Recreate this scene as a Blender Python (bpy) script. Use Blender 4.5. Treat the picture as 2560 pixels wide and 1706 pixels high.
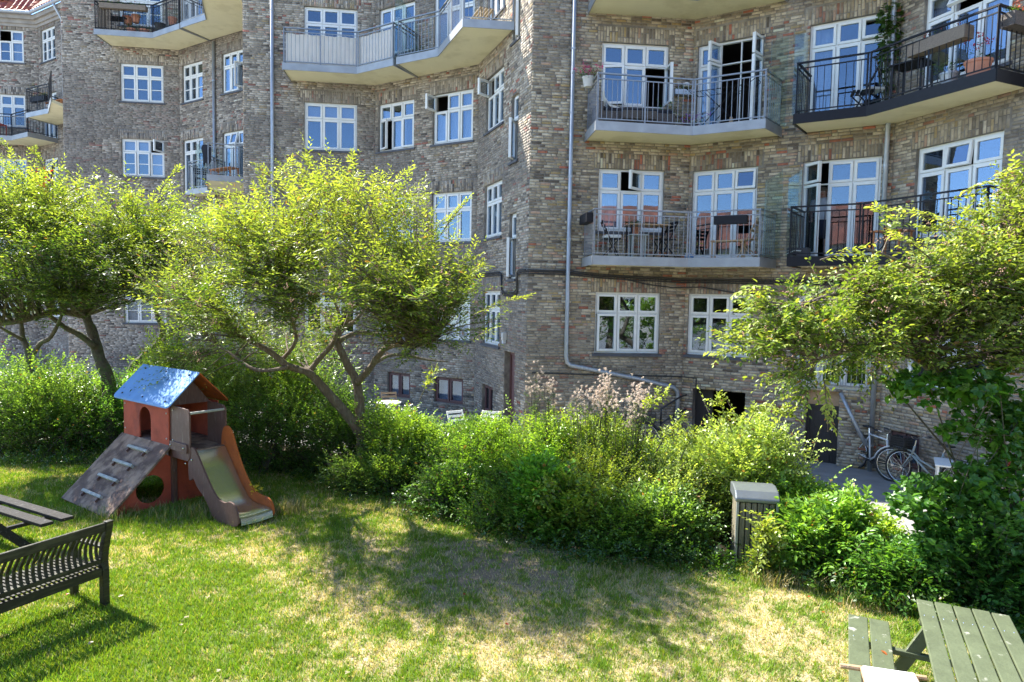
import bpy, math, random
import numpy as np
from mathutils import Matrix, Vector
random.seed(5); RG=np.random.default_rng(5)
for o in list(bpy.data.objects): bpy.data.objects.remove(o)
sc=bpy.context.scene; COL=sc.collection
rad=math.radians
# ---------------------------------------------------------------- camera
EYE=3.5; FPX=1683.0; PITCH=rad(3.66); ROLL=rad(1.08)
cam=bpy.data.cameras.new('camera'); co=bpy.data.objects.new('camera',cam); COL.objects.link(co)
cam.sensor_width=36; cam.lens=FPX/2560*36; cam.clip_start=.05; cam.clip_end=600
co.matrix_world=Matrix.Translation((0,0,EYE))@Matrix.Rotation(math.pi/2-PITCH,4,'X')@Matrix.Rotation(ROLL,4,'Z')
sc.camera=co
# ---------------------------------------------------------------- light
SAZ=(-.84,.543); SEL=rad(47.5)
w=bpy.data.worlds.new('World'); sc.world=w; w.use_nodes=True
nt=w.node_tree; nt.nodes.clear()
sky=nt.nodes.new('ShaderNodeTexSky'); sky.sky_type='NISHITA'; sky.sun_disc=False
sky.sun_elevation=SEL; sky.sun_rotation=math.atan2(SAZ[0],SAZ[1]); sky.air_density=1.0; sky.dust_density=.15; sky.ozone_density=3.0; sky.altitude=2500
bg=nt.nodes.new('ShaderNodeBackground'); bg.inputs[1].default_value=.135
wo=nt.nodes.new('ShaderNodeOutputWorld'); nt.links.new(sky.outputs[0],bg.inputs[0]); nt.links.new(bg.outputs[0],wo.inputs[0])
sl=bpy.data.lights.new('sun','SUN'); sl.energy=5; sl.angle=rad(.53); sl.color=(1,.95,.86)
so=bpy.data.objects.new('sun',sl); COL.objects.link(so)
sd=Vector((SAZ[0]*math.cos(SEL),SAZ[1]*math.cos(SEL),math.sin(SEL)))
so.rotation_euler=sd.to_track_quat('Z','Y').to_euler(); so.location=(-30,20,40)
sc.view_settings.view_transform='Standard'; sc.view_settings.look='None'; sc.view_settings.gamma=1
sc.view_settings.use_curve_mapping=False; sc.view_settings.exposure=1.84
sc.render.engine='CYCLES'; sc.cycles.max_bounces=8; sc.cycles.diffuse_bounces=4; sc.cycles.transparent_max_bounces=12

def ray(u,v):
    u-=1280; v-=853
    px=math.cos(ROLL)*u+math.sin(ROLL)*v; py=-math.sin(ROLL)*u+math.cos(ROLL)*v
    dx=px/FPX; up=-py/FPX; c,s=math.cos(PITCH),math.sin(PITCH)
    return np.array([dx,c+up*s,up*c-s])
def at(u,v,Y):
    d=ray(u,v); return d*(Y/d[1])+np.array([0,0,EYE])
def onz(u,v,z):
    d=ray(u,v); return d*((z-EYE)/d[2])+np.array([0,0,EYE])
LAWN=.3
# ---------------------------------------------------------------- noise
def vn(P,seed=0):
    P=np.asarray(P,float)
    if P.ndim==1: P=P[None]
    i=np.floor(P).astype(np.int64); f=P-i; f=f*f*(3-2*f)
    D=P.shape[1]; out=np.zeros(len(P))
    for c in range(2**D):
        w_=np.ones(len(P)); h=np.full(len(P),seed*7919+13,dtype=np.int64)
        for k in range(D):
            b=(c>>k)&1
            w_=w_*(f[:,k] if b else 1-f[:,k])
            h=(h*1664525+(i[:,k]+b)*(374761393,668265263,2147483647)[k])&0xffffffff
            h=(h^(h>>13))*1274126177&0xffffffff
        out+=w_*((h^(h>>16))&0xffff)/65535.
    return out
def fbm(P,seed=0,o=3):
    P=np.asarray(P,float); s=0;a=1;t=0
    for k in range(o): s=s+a*vn(P*2**k,seed+k); t+=a; a*=.5
    return s/t
# ---------------------------------------------------------------- materials
MATS={}
def mat(name,base=(.5,.5,.5),rough=.7,var=.12,scale=8,bump=.15,bscale=40,metal=0,attr=False,spec=.5,second=None,sscale=3,sthr=.55,ior=None,trans=0,stretch=None):
    m=bpy.data.materials.new(name); m.use_nodes=True; n=m.node_tree.nodes; l=m.node_tree.links; n.clear()
    out=n.new('ShaderNodeOutputMaterial'); p=n.new('ShaderNodeBsdfPrincipled'); l.new(p.outputs[0],out.inputs[0])
    p.inputs['Roughness'].default_value=rough; p.inputs['Metallic'].default_value=metal; p.inputs['Specular IOR Level'].default_value=spec
    tc=n.new('ShaderNodeTexCoord'); src=tc.outputs['Object']
    if stretch:
        mp=n.new('ShaderNodeMapping'); mp.inputs['Scale'].default_value=stretch; l.new(src,mp.inputs[0]); src=mp.outputs[0]
    no=n.new('ShaderNodeTexNoise'); no.inputs['Scale'].default_value=scale; no.inputs['Detail'].default_value=5; l.new(src,no.inputs['Vector'])
    if attr:
        at_=n.new('ShaderNodeAttribute'); at_.attribute_name='Col'; c=at_.outputs['Color']
    else:
        r=n.new('ShaderNodeRGB'); r.outputs[0].default_value=(*base,1); c=r.outputs[0]
    if second:
        n2=n.new('ShaderNodeTexNoise'); n2.inputs['Scale'].default_value=sscale; n2.inputs['Detail'].default_value=6; n2.inputs['Roughness'].default_value=.65; l.new(src,n2.inputs['Vector'])
        mr=n.new('ShaderNodeMapRange'); mr.inputs[1].default_value=sthr-.04; mr.inputs[2].default_value=sthr+.05; l.new(n2.outputs[0],mr.inputs[0])
        mx=n.new('ShaderNodeMix'); mx.data_type='RGBA'; l.new(mr.outputs[0],mx.inputs[0]); l.new(c,mx.inputs[6]); mx.inputs[7].default_value=(*second,1); c=mx.outputs[2]
    hs=n.new('ShaderNodeMapRange'); hs.inputs[1].default_value=.25; hs.inputs[2].default_value=.75; hs.inputs[3].default_value=1-var; hs.inputs[4].default_value=1+var; l.new(no.outputs[0],hs.inputs[0])
    ml=n.new('ShaderNodeVectorMath'); ml.operation='SCALE'; l.new(c,ml.inputs[0]); l.new(hs.outputs[0],ml.inputs['Scale'])
    l.new(ml.outputs[0],p.inputs['Base Color'])
    if bump:
        nb=n.new('ShaderNodeTexNoise'); nb.inputs['Scale'].default_value=bscale; nb.inputs['Detail'].default_value=4; l.new(src,nb.inputs['Vector'])
        bp=n.new('ShaderNodeBump'); bp.inputs['Strength'].default_value=bump; bp.inputs['Distance'].default_value=.02; l.new(nb.outputs[0],bp.inputs['Height']); l.new(bp.outputs[0],p.inputs['Normal'])
    if trans:
        t=n.new('ShaderNodeBsdfTranslucent'); s=n.new('ShaderNodeMixShader'); s.inputs[0].default_value=trans
        g=n.new('ShaderNodeVectorMath'); g.operation='MULTIPLY'; l.new(ml.outputs[0],g.inputs[0]); g.inputs[1].default_value=(1.5,1.45,.5) if trans>.3 else (1,1,1); l.new(g.outputs[0],t.inputs[0])
        l.new(p.outputs[0],s.inputs[1]); l.new(t.outputs[0],s.inputs[2]); l.new(s.outputs[0],out.inputs[0])
    MATS[name]=m; return m
def glass(name,tint=(.9,.95,.95),ior=1.9,rough=.01,gc=(1,1,1)):
    m=bpy.data.materials.new(name); m.use_nodes=True; n=m.node_tree.nodes; l=m.node_tree.links; n.clear()
    out=n.new('ShaderNodeOutputMaterial'); f=n.new('ShaderNodeFresnel'); ge=n.new('ShaderNodeNewGeometry'); mm=n.new('ShaderNodeMix'); l.new(ge.outputs['Backfacing'],mm.inputs[0]); mm.inputs[2].default_value=ior; mm.inputs[3].default_value=1/ior; l.new(mm.outputs[0],f.inputs[0])
    g=n.new('ShaderNodeBsdfGlossy'); g.inputs[0].default_value=(*gc,1); g.inputs['Roughness'].default_value=rough; t=n.new('ShaderNodeBsdfTransparent'); t.inputs[0].default_value=(*tint,1)
    tc=n.new('ShaderNodeTexCoord'); no=n.new('ShaderNodeTexNoise'); no.inputs['Scale'].default_value=1.2; l.new(tc.outputs['Object'],no.inputs['Vector'])
    bp=n.new('ShaderNodeBump'); bp.inputs['Strength'].default_value=.05; bp.inputs['Distance'].default_value=.02; l.new(no.outputs[0],bp.inputs['Height']); l.new(bp.outputs[0],g.inputs['Normal'])
    s=n.new('ShaderNodeMixShader'); l.new(f.outputs[0],s.inputs[0]); l.new(t.outputs[0],s.inputs[1]); l.new(g.outputs[0],s.inputs[2]); l.new(s.outputs[0],out.inputs[0])
    return m
M=dict(
 brick=mat('brick',attr=True,rough=.9,var=.22,scale=14,bump=.6,bscale=45,spec=.2),
 mortar=mat('mortar',(.28,.255,.215),.95,.3,5,.7,60,spec=.1,second=(.20,.18,.155),sscale=1.3,sthr=.52),
 white=mat('white_paint',(.78,.79,.76),.45,.06,6,.05,30),
 cream=mat('cream_soffit',(.76,.71,.47),.8,.05,2,.05,30,second=(.68,.63,.40),sscale=1.2,sthr=.55),
 steel=mat('galvanised_steel',(.25,.265,.28),.45,.15,12,.05,60,metal=.6),
 fascia=mat('grey_fascia',(.33,.345,.355),.5,.18,3,.05,60,metal=.4),
 black=mat('black_steel',(.010,.010,.013),.5,.2,12,.05,60,spec=.25),
 slate=mat('slate_sill',(.075,.08,.095),.6,.2,8,.2,40),
 zinc=mat('zinc_pipe',(.40,.43,.46),.45,.2,5,.1,40,metal=.5,stretch=(6,6,1)),
 glass=glass('window_glass',(.74,.78,.82),2.15,gc=(.66,.82,1.0)), screen=glass('screen_glass',(.86,.94,.93),1.5),
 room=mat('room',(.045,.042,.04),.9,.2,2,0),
 curtain=mat('curtain',(.72,.75,.78),.9,.15,6,.3,12,trans=.25,stretch=(9,9,.4)),
 blind=mat('blind',(.50,.50,.54),.9,.05,3,.1,20),
 darkcloth=mat('dark_cloth',(.02,.022,.03),.95,.2,6,.2,60),
 cable=mat('cable_black',(.03,.03,.032),.55,.2,9,.1,60),
 doorbrown=mat('brown_door',(.13,.062,.060),.55,.15,6,.15,30,stretch=(8,8,1)),
 doordark=mat('dark_door',(.03,.027,.026),.6,.2,6,.15,30,stretch=(8,8,1)),
 concrete=mat('concrete',(.34,.33,.31),.9,.2,4,.3,40),
 paving=mat('paving',(.26,.25,.235),.9,.2,3,.4,50),
 clay=mat('roof_tile',attr=True,rough=.7,var=.2,scale=9,bump=.3,bscale=40),
 clayfar=mat('roof_clay',(.30,.10,.06),.85,.35,1.5,.8,14,second=(.20,.085,.06),sscale=.8,sthr=.5),
 render=mat('plaster',(.42,.37,.30),.95,.2,1.2,.4,30,second=(.30,.27,.235),sscale=.9,sthr=.55),
 stucco=mat('cornice',(.33,.30,.26),.9,.25,3,.4,30),
 bark=mat('bark',(.16,.125,.09),.9,.35,14,.9,50,stretch=(3,3,.8),second=(.22,.20,.15),sscale=6,sthr=.58),
 barkd=mat('dark_bark',(.10,.085,.062),.9,.35,14,.9,50,second=(.09,.12,.05),sscale=5,sthr=.55),
 leaf=mat('leaf',attr=True,rough=.42,var=.12,scale=18,bump=.15,bscale=60,spec=.45,trans=.42),
 leafg=mat('glossy_leaf',attr=True,rough=.33,var=.12,scale=18,bump=.1,bscale=60,spec=.6,trans=.45),
 grass=mat('grass_blade',attr=True,rough=.6,var=.1,scale=3,bump=0,spec=.25,trans=.32),
 soil=mat('lawn_soil',attr=True,rough=.95,var=.35,scale=40,bump=.9,bscale=90,spec=.1),
 earth=mat('earth',(.075,.06,.042),.95,.4,12,.9,30,spec=.1),
 teak=mat('dark_wood',(.026,.023,.013),.5,.3,6,.25,30,spec=.3,second=(.045,.042,.022),sscale=3,sthr=.55,stretch=(1,1,7)),
 oldwood=mat('weathered_wood',(.030,.027,.025),.75,.35,9,.5,30,spec=.2,second=(.16,.15,.14),sscale=5,sthr=.64,stretch=(2,7,7)),
 green=mat('green_paint',(.098,.117,.066),.5,.2,5,.25,30,second=(.42,.42,.36),sscale=7,sthr=.655,stretch=(1,1,1)),
 greyslat=mat('grey_slat',(.22,.19,.13),.8,.3,6,.5,30,second=(.15,.14,.09),sscale=2,sthr=.5,stretch=(9,9,.8)),
 binlid=mat('bin_lid',(.19,.21,.23),.35,.1,6,.1,40,metal=.5),
 red=mat('red_paint',(.40,.085,.048),.75,.2,5,.3,30,spec=.2,second=(.30,.07,.045),sscale=3,sthr=.6),
 orange=mat('orange_panel',(.46,.12,.03),.7,.2,5,.25,30,spec=.25,second=(.30,.085,.04),sscale=4,sthr=.6),
 brown=mat('brown_board',(.125,.062,.050),.55,.25,9,.3,30,second=(.20,.14,.12),sscale=5,sthr=.62,stretch=(5,5,1)),
 blue=mat('blue_roof_paint',(.15,.31,.58),.65,.12,4,.15,40,spec=.3,second=(.035,.045,.07),sscale=9,sthr=.665),
 ramp=mat('worn_ramp',(.30,.21,.155),.9,.3,7,.4,30,spec=.15,second=(.15,.10,.08),sscale=2.6,sthr=.5),
 rung=mat('grey_rung',(.36,.36,.33),.8,.3,9,.4,30),
 slide=mat('slide_steel',(.62,.66,.55),.27,.05,3,.02,20,metal=.95),
 cloth=mat('white_cloth',(.86,.85,.81),.9,.04,6,.2,40),
 screenw=mat('fabric_screen',(.80,.76,.70),.9,.06,3,.2,30,trans=.22),
 tan=mat('tan_wood',(.42,.28,.16),.6,.2,8,.3,30),
 planter=mat('planter_wood',(.20,.16,.12),.8,.25,8,.4,30,stretch=(1,7,7)),
 terra=mat('terracotta',(.55,.24,.15),.8,.12,7,.2,30),
 pot=mat('pale_pot',(.55,.54,.50),.7,.1,7,.2,30),
 wicker=mat('wicker',(.10,.085,.075),.8,.4,40,.8,90),
 cushion=mat('cushion',(.60,.60,.56),.9,.1,7,.2,30),
 flower=mat('flower',attr=True,rough=.7,var=.15,scale=20,bump=0,trans=.28),
 rubber=mat('rubber',(.025,.025,.027),.7,.2,12,.1,60),
 bikewhite=mat('white_frame',(.70,.72,.73),.3,.05,9,.02,40),
 bikegrey=mat('grey_frame',(.32,.36,.34),.35,.08,9,.02,40),
 bikeblack=mat('black_frame',(.03,.03,.035),.35,.08,9,.02,40),
 chrome=mat('chrome',(.65,.66,.67),.22,.08,9,.02,40,metal=.95),
 skin=mat('skin',(.55,.33,.25),.6,.06,9,.05,40),
 shirt=mat('shirt',(.62,.66,.72),.9,.1,9,.2,40),
 skirt=mat('trousers',(.03,.035,.06),.9,.1,9,.2,40),
 hair=mat('hair',(.20,.15,.10),.7,.2,40,.3,60),
 plastic=mat('black_plastic',(.03,.03,.032),.4,.1,9,.05,40),
 redp=mat('red_plastic',(.5,.05,.03),.4,.1,9,.05,40),
 lime=mat('orange_wood',(.45,.17,.05),.6,.2,9,.2,30),
)
# ---------------------------------------------------------------- objects
ORG={}
def root(name,label,cat,loc=(0,0,0),rz=0,group=None,kind=None,local=False):
    o=bpy.data.objects.new(name,None); COL.objects.link(o); o.location=loc; o.rotation_euler=(0,0,rz); o.empty_display_size=.2
    if label: o['label']=label
    if cat: o['category']=cat
    if group: o['group']=group
    ORG[o.name]=np.zeros(3) if local else np.array(loc,float)
    return o
def mk(name,V,F,m,parent=None,col=None,label=None,cat=None,group=None,kind=None,smooth=False,org=None):
    V=np.asarray(V,np.float32).reshape(-1,3).copy()
    if parent is not None:
        og=ORG[parent.name]; V-=og.astype(np.float32)
    else: og=np.zeros(3)
    me=bpy.data.meshes.new(name)
    if isinstance(F,np.ndarray):
        k=F.shape[1]; me.vertices.add(len(V)); me.vertices.foreach_set('co',V.ravel())
        me.loops.add(F.size); me.loops.foreach_set('vertex_index',F.ravel().astype(np.int32))
        me.polygons.add(len(F)); me.polygons.foreach_set('loop_start',np.arange(0,F.size,k,dtype=np.int32))
        me.update(calc_edges=True)
    else:
        me.from_pydata(V.tolist(),[],F); me.update()
    if col is not None:
        a=me.color_attributes.new('Col','FLOAT_COLOR','POINT'); c=np.ones((len(V),4),np.float32); c[:,:3]=np.asarray(col,np.float32); a.data.foreach_set('color',c.ravel())
    me.materials.append(M[m] if isinstance(m,str) else m)
    if smooth: me.polygons.foreach_set('use_smooth',np.ones(len(me.polygons),bool))
    o=bpy.data.objects.new(name,me); COL.objects.link(o)
    if parent is not None: o.parent=parent; ORG[o.name]=og
    else: ORG[o.name]=np.zeros(3)
    if label: o['label']=label
    if cat: o['category']=cat
    if group: o['group']=group
    if kind: o['kind']=kind
    return o
BOXF=[(0,3,2,1),(4,5,6,7),(0,1,5,4),(1,2,6,5),(2,3,7,6),(3,0,4,7)]
class G:
    def __init__(s,T=None): s.V=[];s.F=[];s.C=[];s.T=T;s.c=None
    def add(s,V,F):
        n=len(s.V)
        for v in V: s.V.append(tuple(s.T(*v)) if s.T else tuple(v))
        for f in F: s.F.append(tuple(i+n for i in f))
        if s.c is not None: s.C+= [s.c]*len(V)
        return s
    def box(s,x0,x1,y0,y1,z0,z1):
        return s.add([(x0,y0,z0),(x1,y0,z0),(x1,y1,z0),(x0,y1,z0),(x0,y0,z1),(x1,y0,z1),(x1,y1,z1),(x0,y1,z1)],BOXF)
    def obox(s,c,sz,R):
        hx,hy,hz=[a/2 for a in sz]; V=[Vector(c)+R@Vector(v) for v in ((-hx,-hy,-hz),(hx,-hy,-hz),(hx,hy,-hz),(-hx,hy,-hz),(-hx,-hy,hz),(hx,-hy,hz),(hx,hy,hz),(-hx,hy,hz))]
        return s.add(V,BOXF)
    def bar(s,p,q,w,h=None,up=(0,0,1)):
        p=Vector(p);q=Vector(q);h=h or w; d=(q-p).normalized(); u=Vector(up)
        if abs(d.dot(u))>.98: u=Vector((1,0,0))
        x=d.cross(u).normalized(); z=x.cross(d)
        R=Matrix((x,d,z)).transposed(); return s.obox((p+q)/2,(w,(q-p).length,h),R)
    def tube(s,pts,r,n=8,cap=True):
        pts=[Vector(p) for p in pts]; N=len(pts); rs=r if hasattr(r,'__len__') else [r]*N
        V=[];F=[]; pu=None
        for i,p in enumerate(pts):
            d=(pts[min(i+1,N-1)]-pts[max(i-1,0)])
            if d.length<1e-9: d=Vector((0,0,1))
            d.normalize()
            if pu is None:
                u=Vector((0,0,1)) if abs(d.z)<.9 else Vector((1,0,0))
            else: u=pu
            x=d.cross(u)
            if x.length<1e-6: x=d.orthogonal()
            x.normalize(); u=x.cross(d).normalized(); pu=u
            for k in range(n):
                a=2*math.pi*k/n; V.append(p+(x*math.cos(a)+u*math.sin(a))*rs[i])
        for i in range(N-1):
            for k in range(n): a=i*n+k;b=i*n+(k+1)%n; F.append((a,b,b+n,a+n))
        if cap: F.append(tuple(range(n-1,-1,-1))); F.append(tuple(range((N-1)*n,N*n)))
        return s.add(V,F)
    def prism(s,poly,f0,f1):
        # poly list of 2d, f0/f1: functions (a,b)->3d for two ends
        n=len(poly); V=[f0(*p) for p in poly]+[f1(*p) for p in poly]
        F=[tuple(range(n-1,-1,-1)),tuple(range(n,2*n))]+[(i,(i+1)%n,(i+1)%n+n,i+n) for i in range(n)]
        return s.add(V,F)
    def lathe(s,prof,c,n=14,cap=True):
        V=[];F=[]
        for r,z in prof:
            for k in range(n): a=2*math.pi*k/n; V.append((c[0]+r*math.cos(a),c[1]+r*math.sin(a),c[2]+z))
        for i in range(len(prof)-1):
            for k in range(n): a=i*n+k;b=i*n+(k+1)%n; F.append((a,b,b+n,a+n))
        if cap: F.append(tuple(range(n-1,-1,-1))); F.append(tuple(range((len(prof)-1)*n,len(prof)*n)))
        return s.add(V,F)
    def ball(s,c,r,n=8):
        rx,ry,rz=r if hasattr(r,'__len__') else (r,r,r); V=[];F=[]
        for i in range(1,n//2+1-0):
            t=math.pi*i/(n//2+1)
            for k in range(n): a=2*math.pi*k/n; V.append((c[0]+rx*math.sin(t)*math.cos(a),c[1]+ry*math.sin(t)*math.sin(a),c[2]+rz*math.cos(t)))
        m_=n//2; V.append((c[0],c[1],c[2]+rz)); V.append((c[0],c[1],c[2]-rz)); T_=len(V)-2;B_=T_+1
        for i in range(m_-1):
            for k in range(n): a=i*n+k;b=i*n+(k+1)%n; F.append((a,a+n,b+n,b))
        for k in range(n): F.append((T_,k,(k+1)%n)); F.append((B_,(m_-1)*n+(k+1)%n,(m_-1)*n+k))
        return s.add(V,F)
    def build(s,name,m,parent=None,**k):
        return mk(name,s.V,s.F,m,parent,col=(s.C if s.C else None),**k)
def bevel(o,w=.006,seg=2):
    b=o.modifiers.new('bevel','BEVEL'); b.width=w; b.segments=seg; b.limit_method='ANGLE'; return o
# ================================================================ GROUND
def yardmesh():
    g=G(); g.add([(-60,-60,0),(60,-60,0),(60,60,0),(-60,60,0)],[(0,1,2,3)]); return g
yardmesh().build('ground','paving',kind='structure',label='grey paved courtyard ground reaching the house walls')
# ================================================================ BUILDINGS
class Facet:
    def __init__(s,P0,P1):
        s.P=np.array(P0,float); d=np.array(P1,float)-s.P; s.L=float(np.hypot(*d)); s.d=d/s.L; s.n=np.array([s.d[1],-s.d[0]])
        s.ang=math.atan2(s.d[1],s.d[0])
    def T(s,a,n,z): p=s.P+s.d*a+s.n*n; return (p[0],p[1],z)
    def sx(s,x): return (x-s.P[0])/s.d[0]
    def sy(s,y): return (y-s.P[1])/s.d[1]
PAL=np.array([(.55,.50,.40),(.47,.42,.33),(.38,.335,.255),(.30,.265,.205),(.20,.175,.145),(.12,.105,.09),(.42,.15,.10),(.32,.13,.09),(.38,.30,.16),(.46,.32,.24)])
def brick_colors(fac,C,warm,seed):
    n=len(C); xy=C*[.55,.9]+seed*17.3
    a=fbm(xy,seed,3); b=fbm(C*[.9,1.3]+91,seed+5,3); g=fbm(C*[.35,.6]+40,seed+9,3)
    u=RG.random(n); idx=np.zeros(n,int)
    wts=np.tile(np.array([.19,.25,.24,.16,.07,.025,.018,.016,.05,.035]),(n,1))
    dark=np.clip((a-.5)*5,-1,1)
    wts[:,4]*=1+2.2*np.clip(dark,0,1); wts[:,5]*=1+3*np.clip(dark,0,1); wts[:,3]*=1+1.5*np.clip(dark,0,1)
    wts[:,0]*=1+1.8*np.clip(-dark,0,1)
    r=np.clip((b-.53)*9,0,2.5); wts[:,6]*=1+2.2*r; wts[:,7]*=1+2*r; wts[:,9]*=1+1.2*r
    wts[:,6:8]*=(.75 if warm<1 else 1.1); wts[:,8]*=warm*1.5; wts/=wts.sum(1,keepdims=True)
    cs=wts.cumsum(1); idx=(u[:,None]>cs).sum(1).clip(0,9)
    c=PAL[idx]*(1+RG.normal(0,.10,(n,1)))
    # soot / lime coat that joins bricks and mortar in patches
    c=c*.92+np.array([.33,.295,.24])*.08
    coat=np.clip((g-.50)*7,0,1)[:,None]*.62
    soot=np.array([.20,.185,.165]); c=c*(1-coat)+soot*coat*(.8+.5*RG.random((n,1)))
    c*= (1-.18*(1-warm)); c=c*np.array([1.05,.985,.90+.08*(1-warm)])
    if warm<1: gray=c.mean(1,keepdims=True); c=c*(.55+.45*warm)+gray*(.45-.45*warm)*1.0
    return np.clip(c,.02,.6)
BR_TEMPL=[]
def brick_layer(b,fac,z0,z1,ops,warm,seed,s0=0,s1=None,nsingle=0,center=None,mono=None):
    s1=fac.L if s1 is None else s1
    H=.0667; rows=int((z1-z0)/H); R=[]   # s,z,w,h
    rg=random.Random(seed)
    sold=[(o[0]-.12,o[1]+.12,o[3],o[3]+.36) for o in ops if len(o)<5 or o[4]]
    for r in range(rows):
        z=z0+r*H; zc=z+H/2
        iv=[(s0,s1)]
        for o in list(ops)+sold:
            if o[2]-.02<zc<o[3]+.001:
                nv=[]
                for a,c in iv:
                    if o[1]<=a or o[0]>=c: nv.append((a,c))
                    else:
                        if o[0]>a: nv.append((a,o[0]))
                        if o[1]<c: nv.append((o[1],c))
                iv=nv
        x=s0-rg.random()*.24
        while x<s1:
            wd=.228 if rg.random()<.62 else .108
            for a,c in iv:
                p=max(x,a); q=min(x+wd,c)
                if q-p>.03: R.append((p,z+.006,q-p,.0545+rg.uniform(-.003,.003)))
            x+=wd+.012
    for o in sold:
        x=o[0]+.01
        while x<o[1]-.05:
            if o[1]>s0 and x<s1-.06:
                if rg.random()<.5: R.append((x,o[2]+.005,.056,.225)); R.append((x,o[2]+.245,.056,.105))
                else: R.append((x,o[2]+.005,.056,.105)); R.append((x,o[2]+.125,.056,.225))
            x+=.068
    R=np.array(R); n=len(R)
    col=brick_colors(fac,R[:,:2]+R[:,2:]/2,warm,seed)
    R[:,0]+=RG.normal(0,.0015,n); pr=.006+RG.normal(0,.0022,n).clip(-.004,.006)
    if center is not None:
        cen=R[:,:2]+R[:,2:]/2; d=np.hypot(cen[:,0]-center[0],cen[:,1]-center[1])-R[:,2]*3*(R[:,3]<.07)
        sel=np.argsort(d)[:nsingle]
    else: sel=np.array([],int)
    mask=np.ones(n,bool); mask[sel]=False
    def mesh(Rm,prm,c,j):
        n=len(Rm); a=Rm[:,0];z=Rm[:,1];w_=Rm[:,2];h=Rm[:,3]; P=fac.P;d=fac.d;nn=fac.n
        V=np.zeros((n,8,3))
        for k,(da,dz,f) in enumerate([(0,0,0),(1,0,0),(1,1,0),(0,1,0),(0,0,1),(1,0,1),(1,1,1),(0,1,1)]):
            jx=RG.normal(0,j,n) if f else 0; jz=RG.normal(0,j,n) if f else 0
            s_=a+da*w_+(.003 if da==0 else -.003)*f+jx; o_=np.where(f,prm,-.02)
            V[:,k,0]=P[0]+d[0]*s_+nn[0]*o_; V[:,k,1]=P[1]+d[1]*s_+nn[1]*o_; V[:,k,2]=z+dz*h+(.002 if dz==0 else -.002)*f+jz
        F=np.array([(4,5,6,7),(0,1,5,4),(1,2,6,5),(2,3,7,6),(3,0,4,7)])
        F=(F[None]+8*np.arange(n)[:,None,None]).reshape(-1,4)
        return V.reshape(-1,3),F,np.repeat(c,8,0)
    V,F,C=mesh(R[mask],pr[mask],col[mask],.0016)
    o=mk('brick_courses',V,F,'brick',b,col=C,kind='stuff')
    # single bricks share meshes by shade
    cache={}
    for i in sel:
        a,z,w_,h=R[i]; key=(round(w_,2),round(h,2),tuple((col[i]*14).round().astype(int)))
        if key not in cache:
            w2,h2=key[0],min(h,key[1]+.005)
            g=G(); g.box(0,w_,-.02,.0,0,h); 
            V=np.array([(0,.02,0),(w_,.02,0),(w_,.02,h),(0,.02,h),(.003,-.0065,.002),(w_-.003,-.0065,.002),(w_-.003,-.0065,h-.002),(.003,-.0065,h-.002)])
            F=np.array([(4,5,6,7),(0,1,5,4),(1,2,6,5),(2,3,7,6),(3,0,4,7)])
            ob=mk('brick',V,F,'brick',None,col=np.repeat(col[i][None],8,0)); cache[key]=ob.data; bpy.data.objects.remove(ob)
        ob=bpy.data.objects.new('brick',cache[key]); COL.objects.link(ob); ob.parent=b
        p=fac.T(a,(pr[i]-.0065),z); og=ORG[b.name]; ob.location=(p[0]-og[0],p[1]-og[1],p[2]-og[2]); ob.rotation_euler=(0,0,fac.ang)
def wall_sheet(fac,z0,z1,ops,name,m,b,rec=.13):
    ss=sorted({0,fac.L,*[o[0] for o in ops],*[o[1] for o in ops]}); zs=sorted({z0,z1,*[o[2] for o in ops],*[o[3] for o in ops]})
    ss=[s for s in ss if 0<=s<=fac.L]; zs=[z for z in zs if z0<=z<=z1]
    g=G(fac.T)
    for i in range(len(ss)-1):
        for j in range(len(zs)-1):
            sm=(ss[i]+ss[i+1])/2; zm=(zs[j]+zs[j+1])/2
            if any(o[0]<sm<o[1] and o[2]<zm<o[3] for o in ops): continue
            g.add([(ss[i],0,zs[j]),(ss[i+1],0,zs[j]),(ss[i+1],0,zs[j+1]),(ss[i],0,zs[j+1])],[(0,1,2,3)])
    for o in ops:
        a,c,p,q=o[:4]; k=[(a,p),(c,p),(c,q),(a,q)]
        for i in range(4):
            u,v=k[i],k[(i+1)%4]; g.add([(u[0],0,u[1]),(v[0],0,v[1]),(v[0],-rec-.16,v[1]),(u[0],-rec-.16,u[1])],[(0,1,2,3)])
    return g.build(name,m,b)
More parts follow.
